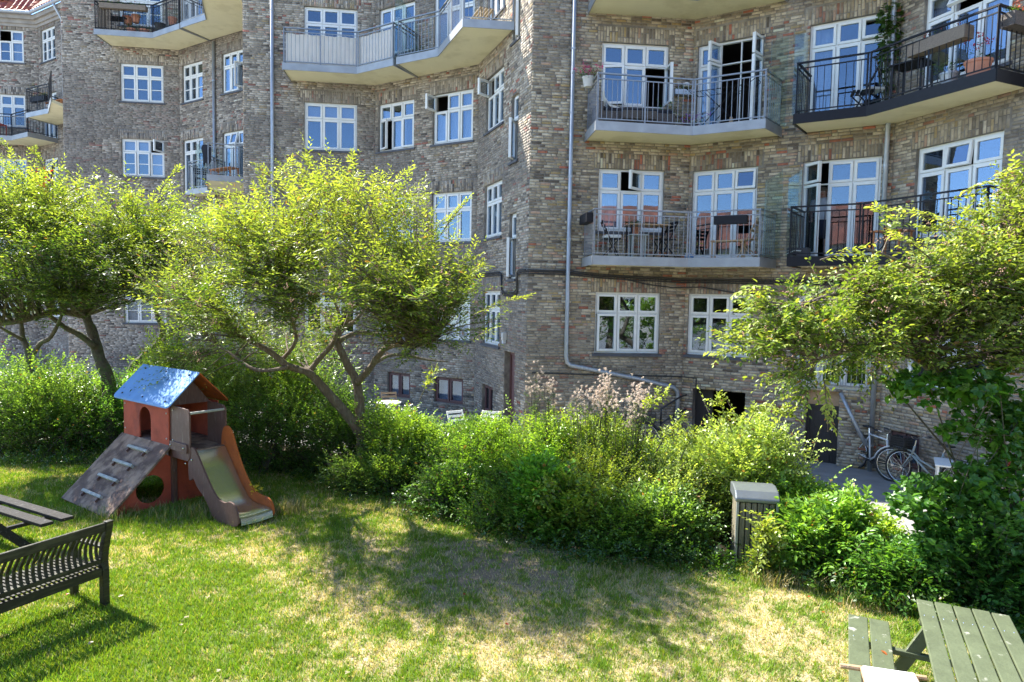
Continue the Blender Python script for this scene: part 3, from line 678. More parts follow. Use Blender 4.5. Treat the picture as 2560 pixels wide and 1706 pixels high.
# opposite side of the courtyard (behind the camera), seen in the window panes
def opposite(P,Q,eave,ridge,label,mwall='render'):
    b=root('apartment_building',label,'apartment building',(*P,0)); f=Facet(P,Q); ops=[]
    n=int(f.L/3.2)
    for i in range(n):
        for k in range(int((eave-1)/2.9)):
            s=1.0+i*3.2; z=2.2+2.9*k; ops.append((s,s+1.5,z,z+1.45,False))
    wall_sheet(f,-.3,eave,ops,'wall',mwall,b)
    for o in ops:
        g=G(f.T); a,c,p,q=o[:4]
        for x in (a,a+.48,a+.98,c-.05): g.box(x,x+.05,-.12,-.06,p,q)
        for zz in (p,q-.55,q-.05): g.box(a,c,-.115,-.065,zz,zz+.05)
        W_=g.build('window','white',b); g=G(f.T); g.box(a,c,-.14,-.13,p,q); g.build('pane','glass',W_)
        g=G(f.T); g.add([(a-.2,-.9,p-.2),(c+.2,-.9,p-.2),(c+.2,-.9,q+.2),(a-.2,-.9,q+.2)],[(0,1,2,3)]); g.build('curtain','room',W_)
    g=G(f.T); g.add([(-.2,.3,eave),(f.L+.2,.3,eave),(f.L+.2,-4.5,ridge),(-.2,-4.5,ridge)],[(0,1,2,3)]); g.add([(-.2,-4.5,ridge),(f.L+.2,-4.5,ridge),(f.L+.2,-9,eave),(-.2,-9,eave)],[(0,1,2,3)]); g.build('roof','clayfar',b)
opposite((34,-22),(8,-30),8.0,12.6,'opposite apartment house with red roof across the yard, right part')
opposite((8,-30),(-8,-28),11.5,14.5,'opposite apartment house with red roof across the yard, middle part')
opposite((-8,-28),(-36,-16),8.5,12.5,'opposite apartment house with red roof across the yard, left part')
# ================================================================ LAWN
def ctr(u,v): p=onz(u,v,LAWN); return p[0],p[1]
DIRT=[(1230,1400,.75,1.0),(1130,1460,.55,.6),(1400,1450,.5,.5),(1000,1370,.5,.35),(1290,1560,.5,.3)]
STRAW=[(870,1450,.8,.9),(650,1380,.55,.9),(900,1600,.9,.8),(1750,1500,1.3,1.0),(1950,1580,1.2,.9),(1500,1600,1.0,.7),(700,1180,.5,.7),(1080,1230,.4,.4),(330,1180,.5,.3),(1250,1650,.8,.7),(2050,1660,.8,.7)]
LUSH=[(250,1560,1.2,1.0),(150,1680,.9,1.0),(480,1560,.8,.6),(420,1320,.7,.9),(1030,1560,.35,.5),(600,1650,.7,.4),(1500,1400,.4,.6),(1620,1690,.4,.3),(100,1250,1.2,.9)]
def fields(P):
    d=np.zeros(len(P)); s=np.zeros(len(P)); g=np.zeros(len(P))
    for L,a in ((DIRT,d),(STRAW,s),(LUSH,g)):
        for u,v,r,wt in L:
            x,y=ctr(u,v); a+=wt*np.exp(-(((P[:,0]-x)**2+(P[:,1]-y)**2)/(r*r)))
    n1=fbm(P*1.6,3,3); n2=fbm(P*6.0,7,3); n3=fbm(P*22,11,2)
    straw=np.clip(.22+s*.36-g*.55+(n1-.5)*1.5+(n2-.5)*1.6+(n3-.5)*1.7,0,1)
    dirt=np.clip(d*1.1-.2+(n2-.5)*1.6+(n3-.5)*.8,0,1)
    return straw,dirt,n1,n3
xs=np.linspace(-14,7.2,300); ys=np.linspace(3,16,190)
X,Y=np.meshgrid(xs,ys); P=np.stack([X.ravel(),Y.ravel()],1)
st,di,n1,n3=fields(P)
# lawn edge drops to the yard behind the hedge
edge=np.interp(P[:,0],[-14,-8,-5,-3,-.5,1,2.6,4,7.2],[15.2,14.6,14.2,13.2,11.6,10.6,10.0,9.4,8.6])
Z=LAWN+.035*(fbm(P*.8,21,3)-.5)+.012*(fbm(P*5,22,2)-.5)
Z=np.where(P[:,1]>edge,np.maximum(LAWN-(P[:,1]-edge)*1.2,-.1),Z)
cg=np.array([.11,.16,.032]); cs=np.array([.46,.38,.23]); cd=np.array([.25,.19,.125])
C=cg*(1-st[:,None])+cs*st[:,None]; C=C*(1-di[:,None])+cd*di[:,None]; C*= (.75+.5*n3[:,None])
i=np.arange(189)[:,None]*300+np.arange(299)[None]; i=i.ravel(); F=np.stack([i,i+1,i+301,i+300],1)
mk('lawn',np.column_stack([P,Z]),F,'soil',None,col=C,kind='structure',label='sunlit lawn with dry straw patches and a bare earth patch',smooth=True)
def lawnz(x,y):
    P=np.array([[x,y]]) if np.isscalar(x) else np.stack([x,y],1)
    z=LAWN+.035*(fbm(P*.8,21,3)-.5)+.012*(fbm(P*5,22,2)-.5); return z
def grass(n,xr,yr,name,hmul=1,wmul=1,dens=None):
    x=RG.uniform(xr[0],xr[1],n*3); y=yr[0]+(yr[1]-yr[0])*RG.random(n*3)**1.35
    k=(np.abs(x)<y*.80+.3)&(y<np.interp(x,[-14,-8,-5,-3,-.5,1,2.6,4,7.2],[14.2,13.6,13.2,12.2,10.4,9.4,8.9,8.3,7.6])); x=x[k][:n];y=y[k][:n]; P=np.stack([x,y],1); n=len(x)
    st,di,n1,n3=fields(P); keep=RG.random(n)>di*.85; P=P[keep]; st=st[keep]; n1=n1[keep]; n=len(P)
    z=lawnz(P[:,0],P[:,1]); a=RG.uniform(0,2*math.pi,n); h=(.022+.030*RG.random(n)+.03*(RG.random(n)<.06))*(1.1-.55*st+.6*(n1-.4))*hmul; h=np.clip(h,.012,.11)
    wd=(.0030+.0022*RG.random(n))*wmul*(.8+P[:,1]/14); lean=RG.uniform(.2,1.3,n); b=RG.uniform(0,2*math.pi,n)
    V=np.zeros((n,3,3)); ca,sa=np.cos(a),np.sin(a)
    V[:,0,0]=P[:,0]-ca*wd;V[:,0,1]=P[:,1]-sa*wd;V[:,0,2]=z-.004
    V[:,1,0]=P[:,0]+ca*wd;V[:,1,1]=P[:,1]+sa*wd;V[:,1,2]=z-.004
    V[:,2,0]=P[:,0]+np.cos(b)*lean*h*.8;V[:,2,1]=P[:,1]+np.sin(b)*lean*h*.8;V[:,2,2]=z+h
    dry=RG.random(n)<st*.75+.03
    g=np.array([.17,.30,.032])*(.7+.6*RG.random((n,1))); g[:,0]*=(.8+.7*RG.random(n)); s=np.array([.60,.50,.29])*(.7+.5*RG.random((n,1)))
    C=np.where(dry[:,None],s,g)
    F=np.arange(n*3).reshape(n,3)
    return mk(name,V.reshape(-1,3),F,'grass',None,col=np.repeat(C,3,0),kind='stuff',label='short mown grass blades, green and straw coloured, all over the lawn',cat='grass')
grass(420000,(-11,6.2),(4.2,13.5),'grass')
# ================================================================ LEAVES
UP=np.array([0,0,1.])
def nrm(a): return a/np.maximum(np.linalg.norm(a,axis=-1,keepdims=True),1e-9)
def leafmesh(pos,a,nr,ln,wd,six=True,fold=.25,curl=.12):
    """arrays -> verts, faces. six-vert folded leaf (2 quads) or 4-vert (2 tris)"""
    n=len(pos); a=nrm(a); b=nrm(np.cross(nr,a)); nr=np.cross(a,b); ln=ln[:,None]; wd=wd[:,None]
    if six:
        V=np.zeros((n,6,3)); V[:,0]=pos; V[:,3]=pos+a*ln-nr*curl*ln
        for k,s in ((1,1),(5,-1)): V[:,k]=pos+a*ln*.32+b*s*wd*.5+nr*fold*wd*.5
        for k,s in ((2,1),(4,-1)): V[:,k]=pos+a*ln*.70+b*s*wd*.40+nr*(fold*wd*.4-curl*ln*.35)
        F=(np.array([[0,1,2,3],[0,3,4,5]])[None]+6*np.arange(n)[:,None,None]).reshape(-1,4); return V.reshape(-1,3),F,6
    V=np.zeros((n,4,3)); V[:,0]=pos; V[:,2]=pos+a*ln
    V[:,1]=pos+a*ln*.45+b*wd*.5+nr*fold*wd*.5; V[:,3]=pos+a*ln*.45-b*wd*.5+nr*fold*wd*.5
    F=(np.array([[0,1,2],[0,2,3]])[None]+4*np.arange(n)[:,None,None]).reshape(-1,3); return V.reshape(-1,3),F,4
def shoots(base,dr,L,per,ln,wd,c0,c1,droop=.15,spread=.9,tipyoung=.5,jit=.35,six=True,lv=.25,young=None):
    """leaf arrays along shoots; returns V,F,C and stem polylines"""
    N=len(base); dr=nrm(dr); k=np.arange(per); t=(k[None]+RG.random((N,per))*.6+.2)/per
    L_=L[:,None,None]; pos=base[:,None]+dr[:,None]*L_*t[...,None]-UP*droop*L_*(t**2)[...,None]
    tang=nrm(dr[:,None]-UP*2*droop*t[...,None])
    side=nrm(np.cross(tang,UP)+1e-4); sg=np.where((k%2==0),1,-1)[None,:,None]
    rot=RG.uniform(-.6,.6,(N,1,1)); up2=np.cross(side,tang); side=side*np.cos(rot)+up2*np.sin(rot)
    a=tang*(1-spread*.35)+side*sg*spread*(1-.5*t[...,None]**2)+RG.normal(0,jit,(N,per,3))*.5-UP*.12
    nr=np.cross(side,tang); nr=nr*np.sign(nr[...,2:3]+1e-6)+RG.normal(0,jit,(N,per,3))
    l=(ln*(1-lv+2*lv*RG.random((N,per)))*(1-.35*t)).ravel(); w_=l/ln*wd*(.85+.3*RG.random(N*per))
    V,F,kk=leafmesh(pos.reshape(-1,3),a.reshape(-1,3),nr.reshape(-1,3),l,w_,six)
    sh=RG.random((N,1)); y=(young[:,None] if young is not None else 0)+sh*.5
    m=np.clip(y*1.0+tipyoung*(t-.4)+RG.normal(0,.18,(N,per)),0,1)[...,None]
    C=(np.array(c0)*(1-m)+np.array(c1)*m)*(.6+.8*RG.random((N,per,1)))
    dead=RG.random((N,per))<.012; C[dead]=np.array([.30,.17,.06])
    return V,F,np.repeat(C.reshape(-1,3),kk,0)
def stems(base,dr,L,droop,r,m=1):
    """thin tapering three-sided stems"""
    N=len(base); dr=nrm(dr); V=np.zeros((N,4,3)); side=nrm(np.cross(dr,UP)+1e-4); up=np.cross(side,dr)
    for k in range(3):
        an=2*math.pi*k/3; V[:,k]=base+(side*math.cos(an)+up*math.sin(an))*r
    V[:,3]=base+dr*L[:,None]-UP*droop*L[:,None]
    F=(np.array([(0,1,3),(1,2,3),(2,0,3)])[None]+4*np.arange(N)[:,None,None]).reshape(-1,3); return V.reshape(-1,3),F
def join(parts):
    V=[];F=[];C=[];o=0
    for v,f,c in parts: V.append(v);F.append(f+o);C.append(c);o+=len(v)
    return np.concatenate(V),np.concatenate(F),np.concatenate(C)
def in_blobs(blobs,n,shell=.55):
    wts=np.array([b[3]*b[4]*b[5]*(b[6] if len(b)>6 else 1) for b in blobs]); idx=RG.choice(len(blobs),n,p=wts/wts.sum())
    B=np.array([b[:6] for b in blobs])[idx]; d=nrm(RG.normal(0,1,(n,3))); r=(shell+(1-shell)*RG.random(n))**.7
    r=np.where(RG.random(n)<.35,RG.random(n)**.5,r)
    return B[:,:3]+d*r[:,None]*B[:,3:6],d
def shrub(label,cx,cy,rx,ry,h,n=1500,per=9,ln=.055,wd=.026,c0=(.035,.085,.016),c1=(.10,.19,.03),L=(.2,.55),group=None,name='shrub',z=None,six=False,m='leafg',lean=.0,stemn=9,top=1.0,cat='shrub',bl=None):
    z=LAWN-.05 if z is None else z
    if rx>.25 and lean==0: rx*=1.35; ry*=1.2; n=int(n*1.16); wd*=1.15; h*=1.12; six=six and cy<9.0; c1=tuple(min(.45,c*1.35) for c in c1); c0=tuple(c*1.25 for c in c0); hj=RG.uniform(.80,1.12); c1=(c1[0]*hj*1.12,c1[1]*1.05,c1[2]*1.4); c0=(c0[0]*hj*1.1,c0[1]*1.08,c0[2]*1.2); c1=(min(c1[0],c1[1]*.80),c1[1],c1[2]); c0=(min(c0[0],c0[1]*.6),c0[1],c0[2]); ln*=RG.uniform(.85,1.35); wd*=RG.uniform(.8,1.3)
    b=root(name,label,cat,(cx,cy,z),group=group)
    blobs=bl or [(cx+RG.uniform(-.45,.45)*rx,cy+RG.uniform(-.3,.3)*ry,z+h*RG.uniform(.25,.72),rx*RG.uniform(.45,.7),ry*RG.uniform(.5,.8),h*RG.uniform(.22,.33)) for _ in range(7)]+[(cx,cy,z+h*.35,rx,ry,h*.42)]
    tip,d=in_blobs(blobs,n); tip[:,2]=np.maximum(tip[:,2],z+.12)
    basep=np.array([cx,cy,z])+np.stack([RG.uniform(-.3,.3,n)*rx,RG.uniform(-.3,.3,n)*ry,np.zeros(n)],1)
    dr=nrm(tip-basep)*.55+UP*RG.uniform(.1,.9,(n,1))+d*.35+RG.normal(0,.22,(n,3)); l=RG.uniform(L[0],L[1],n)
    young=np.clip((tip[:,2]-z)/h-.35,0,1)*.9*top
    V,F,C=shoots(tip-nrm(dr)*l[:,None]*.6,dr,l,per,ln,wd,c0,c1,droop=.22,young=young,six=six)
    # stray long shoots that break the outline
    ns=int(10+rx*16); st_=RG.integers(0,n,ns*3); st_=st_[np.argsort(-tip[st_,2])[:ns]]; sd3=UP*RG.uniform(.5,1.4,(ns,1))+RG.normal(0,.55,(ns,3)); sl3=RG.uniform(.35,.75,ns)*min(1,.45+h*.3)
    V3,F3,C3=shoots(tip[st_],sd3,sl3,13,ln*1.05,wd,c0,c1,droop=.3,young=np.full(ns,.8),six=six); V,F,C=join([(V,F,C),(V3,F3,C3)])
    mk('foliage',V,F,m,b,col=C)
    v3,f3_=stems(tip[st_],sd3,sl3,.3,.004); mk('shoots',v3,f3_,'barkd',b)
    sv,sf=stems((tip-nrm(dr)*l[:,None]*.7)[::2],dr[::2],(l*1.1)[::2],.22,.004)
    mk('twigs',sv,sf,'barkd',b)
    g=G()
    for k in range(stemn):
        p=np.array([cx,cy,z])+np.array([RG.uniform(-.5,.5)*rx,RG.uniform(-.4,.4)*ry,0]); q=tip[RG.integers(n)]; mid=(p+q)/2+np.array([0,0,.15*h]); g.tube([p,mid,q],[.018,.012,.005],5)
    g.build('stem','barkd',b)
    return b
DG0,DG1=(.045,.115,.018),(.14,.25,.04); YG0,YG1=(.13,.21,.03),(.36,.43,.08)
def sx(u,Y): return (u-1288)/1683*Y
HG='shrubs of the hedge between lawn and yard'
shrub('deep green hedge shrub at the far left edge of the lawn',sx(-60,13.3),13.3,1.35,.9,1.95,2300,c0=DG0,c1=DG1,group=HG)
shrub('deep green shrub under the left tree, left of its trunk',sx(115,13.1),13.1,1.1,.9,1.85,2200,c0=DG0,c1=DG1,group=HG)
shrub('dark shrub behind the blue playhouse roof',sx(290,13.6),13.6,1.1,.9,1.75,2000,c0=DG0,c1=DG1,group=HG)
shrub('loose shrub over the playhouse ridge with small pale leaves',sx(430,14.1),14.1,.9,.8,2.0,1500,c0=(.04,.10,.018),c1=(.12,.22,.03),group=HG)
shrub('tall light green shrub right of the playhouse',sx(575,12.9),12.9,.85,.9,2.75,2300,c0=YG0,c1=YG1,group=HG,L=(.2,.5))
shrub('dark leafy shrub left of the forked tree trunk',sx(740,12.6),12.6,1.0,.9,2.3,2200,c0=DG0,c1=DG1,group=HG)
shrub('dark leafy shrub at the foot of the forked tree',sx(905,11.9),11.9,.8,.7,1.55,1700,c0=DG0,c1=(.09,.18,.03),group=HG)
shrub('green shrub right of the forked trunk with upright shoots',sx(1040,11.3),11.3,.8,.75,1.3,1900,c0=(.05,.11,.015),c1=(.17,.26,.03),group=HG)
shrub('green shrub in front of the brown cellar door',sx(1210,10.6),10.6,.8,.75,1.42,1900,c0=(.055,.12,.016),c1=(.19,.28,.03),group=HG)
shrub('green shrub below the tall fluffy weeds',sx(1370,10.0),10.0,.8,.7,1.42,1900,c0=(.07,.14,.016),c1=(.24,.32,.035),group=HG)
shrub('bright shrub with tiny leaves in the middle of the hedge',sx(1530,9.5),9.5,.75,.7,1.28,2100,per=10,ln=.042,wd=.020,c0=(.09,.16,.02),c1=(.28,.36,.045),group=HG)
shrub('bright yellow green shrub left of the slatted bin',sx(1700,9.2),9.2,.75,.7,1.25,2100,ln=.05,c0=(.07,.13,.018),c1=YG1,group=HG)
shrub('bright bushy shrub behind the slatted bin',sx(1880,9.35),9.35,.75,.7,1.62,2500,ln=.062,wd=.030,c0=YG0,c1=YG1,group=HG,six=True)
shrub('bright bush in front of the dark cellar door',sx(2030,8.85),8.85,.62,.6,.98,2100,ln=.062,wd=.030,c0=YG0,c1=(.18,.28,.035),group=HG,six=True)
shrub('low green shrub at the lawn edge in the middle of the hedge',sx(1470,8.85),8.85,.7,.45,.85,1400,ln=.062,wd=.034,c0=(.05,.12,.016),c1=(.18,.28,.03),group=HG,six=True)
shrub('low leafy shrub left of the slatted bin foot',sx(1660,8.45),8.45,.62,.4,.80,1400,c0=(.04,.10,.016),c1=(.15,.24,.035),group=HG)
shrub('low shrub under the hedge front right of the forked tree',sx(1180,9.75),9.75,.75,.4,.8,1300,c0=DG0,c1=(.09,.18,.025),group=HG)
shrub('low dark shrub at the lawn edge under the forked tree',sx(960,10.75),10.75,.75,.4,.75,1200,c0=DG0,c1=DG1,group=HG)
shrub('large leaved bush right of the slatted bin',sx(2095,7.8),7.8,.48,.42,.95,1400,per=8,ln=.075,wd=.036,c0=(.045,.11,.016),c1=(.17,.28,.035),group=HG,six=True)
shrub('large leaved bush by the green picnic table',sx(2310,7.2),7.2,.5,.42,.72,1300,per=8,ln=.08,wd=.040,c0=(.035,.09,.015),c1=(.12,.22,.03),group=HG,six=True)
shrub('dark large leaved bush in the lower right corner',sx(2520,6.9),6.9,.6,.5,1.25,1500,per=8,ln=.085,wd=.045,c0=(.025,.07,.014),c1=(.08,.17,.025),group=HG,six=True)
shrub('thin sprig bush hanging before the slatted bin',sx(1935,7.75),7.66,.24,.10,.85,120,per=8,ln=.07,wd=.034,c0=(.08,.15,.02),c1=YG1,group=HG,six=True,stemn=4)
for lb,u,Y,rx_,h_,six_,c0_,c1_,l_ in (
 ('bush closing the gap right of the forked trunk',1010,12.0,.7,1.3,False,(.05,.12,.015),(.18,.28,.03),.055),
 ('tall dark bush in front of the cellar window of the middle house',1130,11.5,.7,1.15,False,(.04,.11,.015),(.14,.24,.03),.05),
 ('bright bush with mixed leaves below the brown door',1260,11.0,.65,1.42,True,(.07,.15,.016),(.22,.32,.03),.065),
 ('wild bush behind the fluffy weeds',1440,10.4,.7,1.66,False,(.08,.16,.018),(.27,.36,.04),.05),
 ('wild bush under the slanting drainpipe',1590,10.0,.65,1.50,True,(.09,.17,.018),(.28,.37,.04),.06),
 ('yellow green bush under the cellar passage opening',1740,9.8,.65,1.45,True,YG0,YG1,.06),
 ('low maple seedling with large lobed leaves in the middle of the hedge',1390,9.2,.4,1.05,True,(.06,.16,.016),(.16,.30,.03),.11),
 ('low herb bush under the middle hedge front',1290,9.35,.6,.8,False,(.04,.11,.015),(.13,.23,.03),.05),
 ('low herb bush right of the earth patch',1560,8.75,.5,.7,True,(.06,.14,.015),(.2,.3,.03),.06),
 ('dark bush in the gap left of the playhouse roof',200,13.7,.9,1.7,False,DG0,DG1,.055),
 ('dark bush right beside the playhouse slide',700,12.0,.8,1.7,False,DG0,DG1,.05),
 ('large leaved bush between bin and creeper',2190,8.1,.4,.62,True,(.07,.16,.016),(.22,.34,.035),.08),
 ('tall shrub in front of the far left cellar wall',470,13.6,.8,2.7,False,(.05,.13,.016),(.18,.29,.03),.06)):
    shrub(lb,sx(u,Y),Y,rx_,.6,h_,1500,ln=l_,wd=l_*.5,c0=c0_,c1=c1_,group=HG,six=six_,L=(.2,.5))
# upright leafy shoots at the hedge top
def sprig(label,p,tip,n=16,ln=.07,wd=.032,c0=YG0,c1=YG1,name='sprig',group='long shoots rising from the hedge'):
    b=root(name,label,'plant',p,group=group); p=np.array(p,float);tip=np.array(tip,float); g=G(); K=7; pts=[]
    for k in range(K+1):
        t=k/K; pts.append(p*(1-t)+tip*t+np.array([0,0,.25*math.sin(math.pi*t)*np.linalg.norm(tip-p)*.4]))
    g.tube(pts,[.010*(1-.75*k/K) for k in range(K+1)],5).build('stem','barkd',b)
    P=[];D=[]
    for k in range(2,K+1):
        d=nrm(np.array(pts[k])-np.array(pts[k-1]))
        for _ in range(3): P.append(pts[k]); D.append(d*.6+RG.normal(0,.6,3)+UP*.25)
    P=np.array(P);D=np.array(D)
    V,F,C=shoots(P,D,np.full(len(P),.16),6,ln,wd,c0,c1,young=np.full(len(P),.5)); mk('foliage',V,F,'leaf',b,col=C)
SL_=['tall leafy shoot in front of the cellar passage opening','leafy shoot right of the cellar passage, leaning right','arching shoot left of the cellar passage','upright shoot below the end of the slanting drainpipe','arching shoot in front of the drainpipe bottom','leafy shoot bending left before the dark cellar door','upright shoot before the cellar window of the middle house','upright shoot above the light shrub beside the playhouse']
for u,v,u2,v2,Y in ((1830,1080,1790,1000,9.1),(1870,1060,1900,1015,9.1),(1640,1130,1700,1050,9.0),(1700,1150,1745,1080,9.0),(1590,1050,1660,985,9.3),(2010,1060,1950,1030,8.8),(1050,1000,1090,930,11.0),(560,900,520,850,12.8)):
    sprig(SL_.pop(0),at(u,v,Y),at(u2,v2,Y))
# ================================================================ TREES
def tree(label,limbs,blobs,M2,nsh,per,ln,wd,c0,c1,Ls,base,name='tree',bark='bark',m='leaf',droop=.15,upb=.35,six=True,extra=None,r2=.022,nleafobj=0,youngf=.7):
    b=root(name,label,'tree',(base[0],base[1],LAWN))
    g=G(); pts=[]
    for pl,rs in limbs:
        # smooth resample
        q=np.array(pl,float); r=np.interp(np.linspace(0,1,len(q)),np.linspace(0,1,len(rs)),rs); tt=np.linspace(0,len(q)-1,len(q)*4-3); Q=[]
        for t in tt:
            i=min(int(t),len(q)-2); f=t-i; p0=q[max(i-1,0)];p1=q[i];p2=q[i+1];p3=q[min(i+2,len(q)-1)]
            Q.append(.5*((2*p1)+(-p0+p2)*f+(2*p0-5*p1+4*p2-p3)*f*f+(-p0+3*p1-3*p2+p3)*f**3))
        R=np.interp(tt,np.arange(len(q)),r); R=R*(1+.07*np.sin(np.arange(len(R))*2.1)); G().tube(Q,list(R),10).build('trunk' if pl is limbs[0][0] else 'limb',bark,b,smooth=True)
        for p,rr in zip(Q,R): pts.append((*p,rr))
    pts=np.array(pts); 
    at_,_=in_blobs(blobs,M2,.5); g=G(); SB=[];SD=[];SL=[];SY=[]
    zc=np.array([bb[2] for bb in blobs]).mean()
    for p in at_:
        d=np.linalg.norm(pts[:,:3]-p,axis=1)+.5*np.maximum(pts[:,2]-p[2],0)-.0; k=np.argmin(d+RG.random(len(d))*.35); s=pts[k,:3]; dist=np.linalg.norm(p-s)
        mid=(s+p)/2+np.array([0,0,.10*dist])+RG.normal(0,.06*dist,3); poly=[]
        for t in np.linspace(0,1,6): poly.append(s*(1-t)**2+2*mid*t*(1-t)+p*t*t)
        r0=min(pts[k,3]*.55,r2*(.5+dist*.5)); g.tube(poly,list(np.linspace(r0,.004,6)),5,cap=False)
        ax=nrm(p-s); kk=max(3,int(nsh*RG.uniform(.6,1.4)))
        for _ in range(kk):
            t=RG.uniform(.35,1.0)**.7; q=s*(1-t)**2+2*mid*t*(1-t)+p*t*t
            SB.append(q+RG.normal(0,.05,3)); SD.append(ax*.9+RG.normal(0,.5,3)*[1,1,.55]+UP*upb); SL.append(RG.uniform(*Ls)); SY.append(0)
    g.build('branches',bark,b,smooth=True)
    SB=np.array(SB);SD=np.array(SD);SL=np.array(SL)
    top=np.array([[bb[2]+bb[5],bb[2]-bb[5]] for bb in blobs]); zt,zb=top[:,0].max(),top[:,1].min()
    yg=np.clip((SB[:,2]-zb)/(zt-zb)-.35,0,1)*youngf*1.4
    if extra:
        for (p,q,n) in extra:  # long protruding shoots
            p=np.array(p,float);q=np.array(q,float)
            for k in range(n):
                t=k/n; SB=np.vstack([SB,p*(1-t)+q*t+UP*.08*math.sin(math.pi*t)]); SD=np.vstack([SD,(q-p)/np.linalg.norm(q-p)+RG.normal(0,.25,3)+UP*.1]); SL=np.append(SL,.28*(1.15-t*.5)); yg=np.append(yg,.75)
            G().tube([p,(p+q)/2+UP*.06,q],[.008,.006,.003],5).build('shoot',bark,b)
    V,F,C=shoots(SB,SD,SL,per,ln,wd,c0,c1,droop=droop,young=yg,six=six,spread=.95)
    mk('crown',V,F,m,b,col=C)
    sv,sf=stems(SB,SD,SL,droop,.0035); mk('twigs',sv,sf,bark,b)
    if nleafobj: leafobjs(b,SB,SD,nleafobj,ln,wd,c0,c1,m)
    return b
def leafobjs(b,SB,SD,n,ln,wd,c0,c1,m):
    """the nearest, largest leaves as single leaves"""
    d=np.linalg.norm(SB-np.array([0,0,EYE]),axis=1); vis=np.abs(SB[:,0]/SB[:,1])<.76; idx=np.argsort(np.where(vis,d,99))[:n]
    ms=[]
    for k in range(5):
        t=RG.random(); c=np.array(c0)*(1-t)+np.array(c1)*t
        V,F,_=leafmesh(np.zeros((1,3)),np.array([[0,1.,0]]),np.array([[0,0,1.]]),np.array([ln*1.08]),np.array([wd*1.1])); o=mk('leaf',V,F,m,None,col=np.tile(c,(6,1))); ms.append(o.data); bpy.data.objects.remove(o)
    og=ORG[b.name]
    for i in idx:
        o=bpy.data.objects.new('leaf',ms[RG.integers(5)]); COL.objects.link(o); o.parent=b
        dd=Vector(nrm(SD[i]+RG.normal(0,.4,3))); o.location=Vector(SB[i]-og)+dd*.08; o.rotation_euler=(dd.to_track_quat('Y','Z')@Matrix.Rotation(RG.normal(0,.4),4,'Y').to_quaternion()).to_euler()
# centre forked tree
Yc=11.3
def pl(pts,Y,dy=0): 
    n=len(pts); return [tuple(at(u,v,Y+dy*k/(n-1))) for k,(u,v) in enumerate(pts)]
base=at(912,1190,Yc)
limbs=[([(base[0]+.02,base[1],LAWN-.1)]+pl([(906,1123),(902,1060),(893,961),(870,915),(849,870),(842,845),(862,820),(895,795),(930,740)],Yc,.3),[.115,.10,.088,.075,.068,.06,.05,.04,.03,.02]),
 (pl([(902,1085),(866,1035),(826,990),(795,955),(771,932),(720,915),(677,881),(620,850),(560,830)],Yc,-.8),[.09,.085,.08,.07,.06,.055,.05,.035,.02]),
 (pl([(771,932),(800,895),(832,858),(850,800),(830,740)],Yc-.3,.2),[.055,.045,.04,.03,.015]),
 (pl([(892,958),(923,923),(945,892),(965,870),(1000,862),(1040,866),(1090,850)],Yc,-.9),[.062,.055,.052,.05,.045,.035,.018]),
 (pl([(942,905),(971,890),(1013,888),(1068,900),(1120,905)],Yc,.6),[.035,.03,.028,.02,.012]),
 (pl([(849,852),(880,836),(907,832),(970,838),(1036,830),(1100,800)],Yc,.7),[.045,.04,.036,.03,.025,.012]),
 (pl([(842,845),(820,800),(780,760),(700,720),(640,700)],Yc,.9),[.04,.035,.03,.02,.01]),
 (pl([(862,820),(880,760),(890,680),(885,600)],Yc,0),[.04,.03,.02,.01]),
 (pl([(700,905),(740,850),(720,780),(690,700)],Yc-.4,-.3),[.035,.03,.02,.01]),
 (pl([(720,919),(640,925),(570,880),(520,850)],Yc-.6,.4),[.035,.03,.02,.01])]
def blob(u,v,Y,ru,rv,ry,w=1): 
    c=at(u,v,Y); s=Y/1683; return (c[0],c[1],c[2],ru*s,ry,rv*s,w)
blobs=[blob(700,590,9.5,190,105,1.4),blob(900,560,9.7,185,110,1.5),blob(1060,700,8.9,160,95,1.3),blob(860,700,9.3,250,110,1.8),blob(620,740,9.1,165,95,1.4),blob(560,620,9.9,120,95,1.1),blob(1130,790,9.1,130,55,1.1),blob(760,480,10.6,110,60,.8,.7),blob(540,850,9.5,110,60,.9,.8),blob(1000,850,9.7,170,50,1.2,.7),blob(740,830,11.4,180,60,1.1,.6),blob(480,760,10.6,110,90,1.0,.9),blob(500,900,11.2,100,80,.8,.9),blob(430,690,11.0,80,70,.9,.7),blob(900,760,8.2,170,60,.8,.6),blob(1000,740,7.4,130,45,.6,.35),blob(860,690,7.6,120,50,.6,.3),blob(700,880,12.0,160,60,.8,.5)]
ex=[(at(885,560,11.2),at(885,385,11.1),9),(at(930,520,11.2),at(1030,425,11.0),8),(at(1040,620,11),at(1150,535,10.8),9),(at(1100,590,10.9),at(1175,500,10.8),8),(at(720,500,11.2),at(640,415,11.1),7),(at(660,520,11),at(650,430,11),6),(at(1160,700,10.9),at(1215,665,10.7),6),(at(1180,790,10.8),at(1325,742,10.6),10),(at(1110,690,10.9),at(1200,640,10.7),6),(at(800,480,11),at(760,400,11),6),(at(600,560,11),at(520,540,11),5),(at(1180,850,10.8),at(1235,830,10.7),4),(at(470,800,10.9),at(410,770,10.8),5),(at(980,530,11.2),at(1060,500,11.0),6),(at(680,470,11.1),at(730,405,11.1),5),(at(500,660,11),at(420,600,10.9),6),(at(450,720,10.9),at(400,690,10.8),5)]
TC0,TC1=(.065,.14,.02),(.36,.42,.085)
tCb=blobs
tC=tree('spreading forked tree with narrow pointed leaves in the middle of the hedge',limbs,blobs,560,8,13,.086,.026,TC0,TC1,(.35,.78),base,extra=ex,six=False)
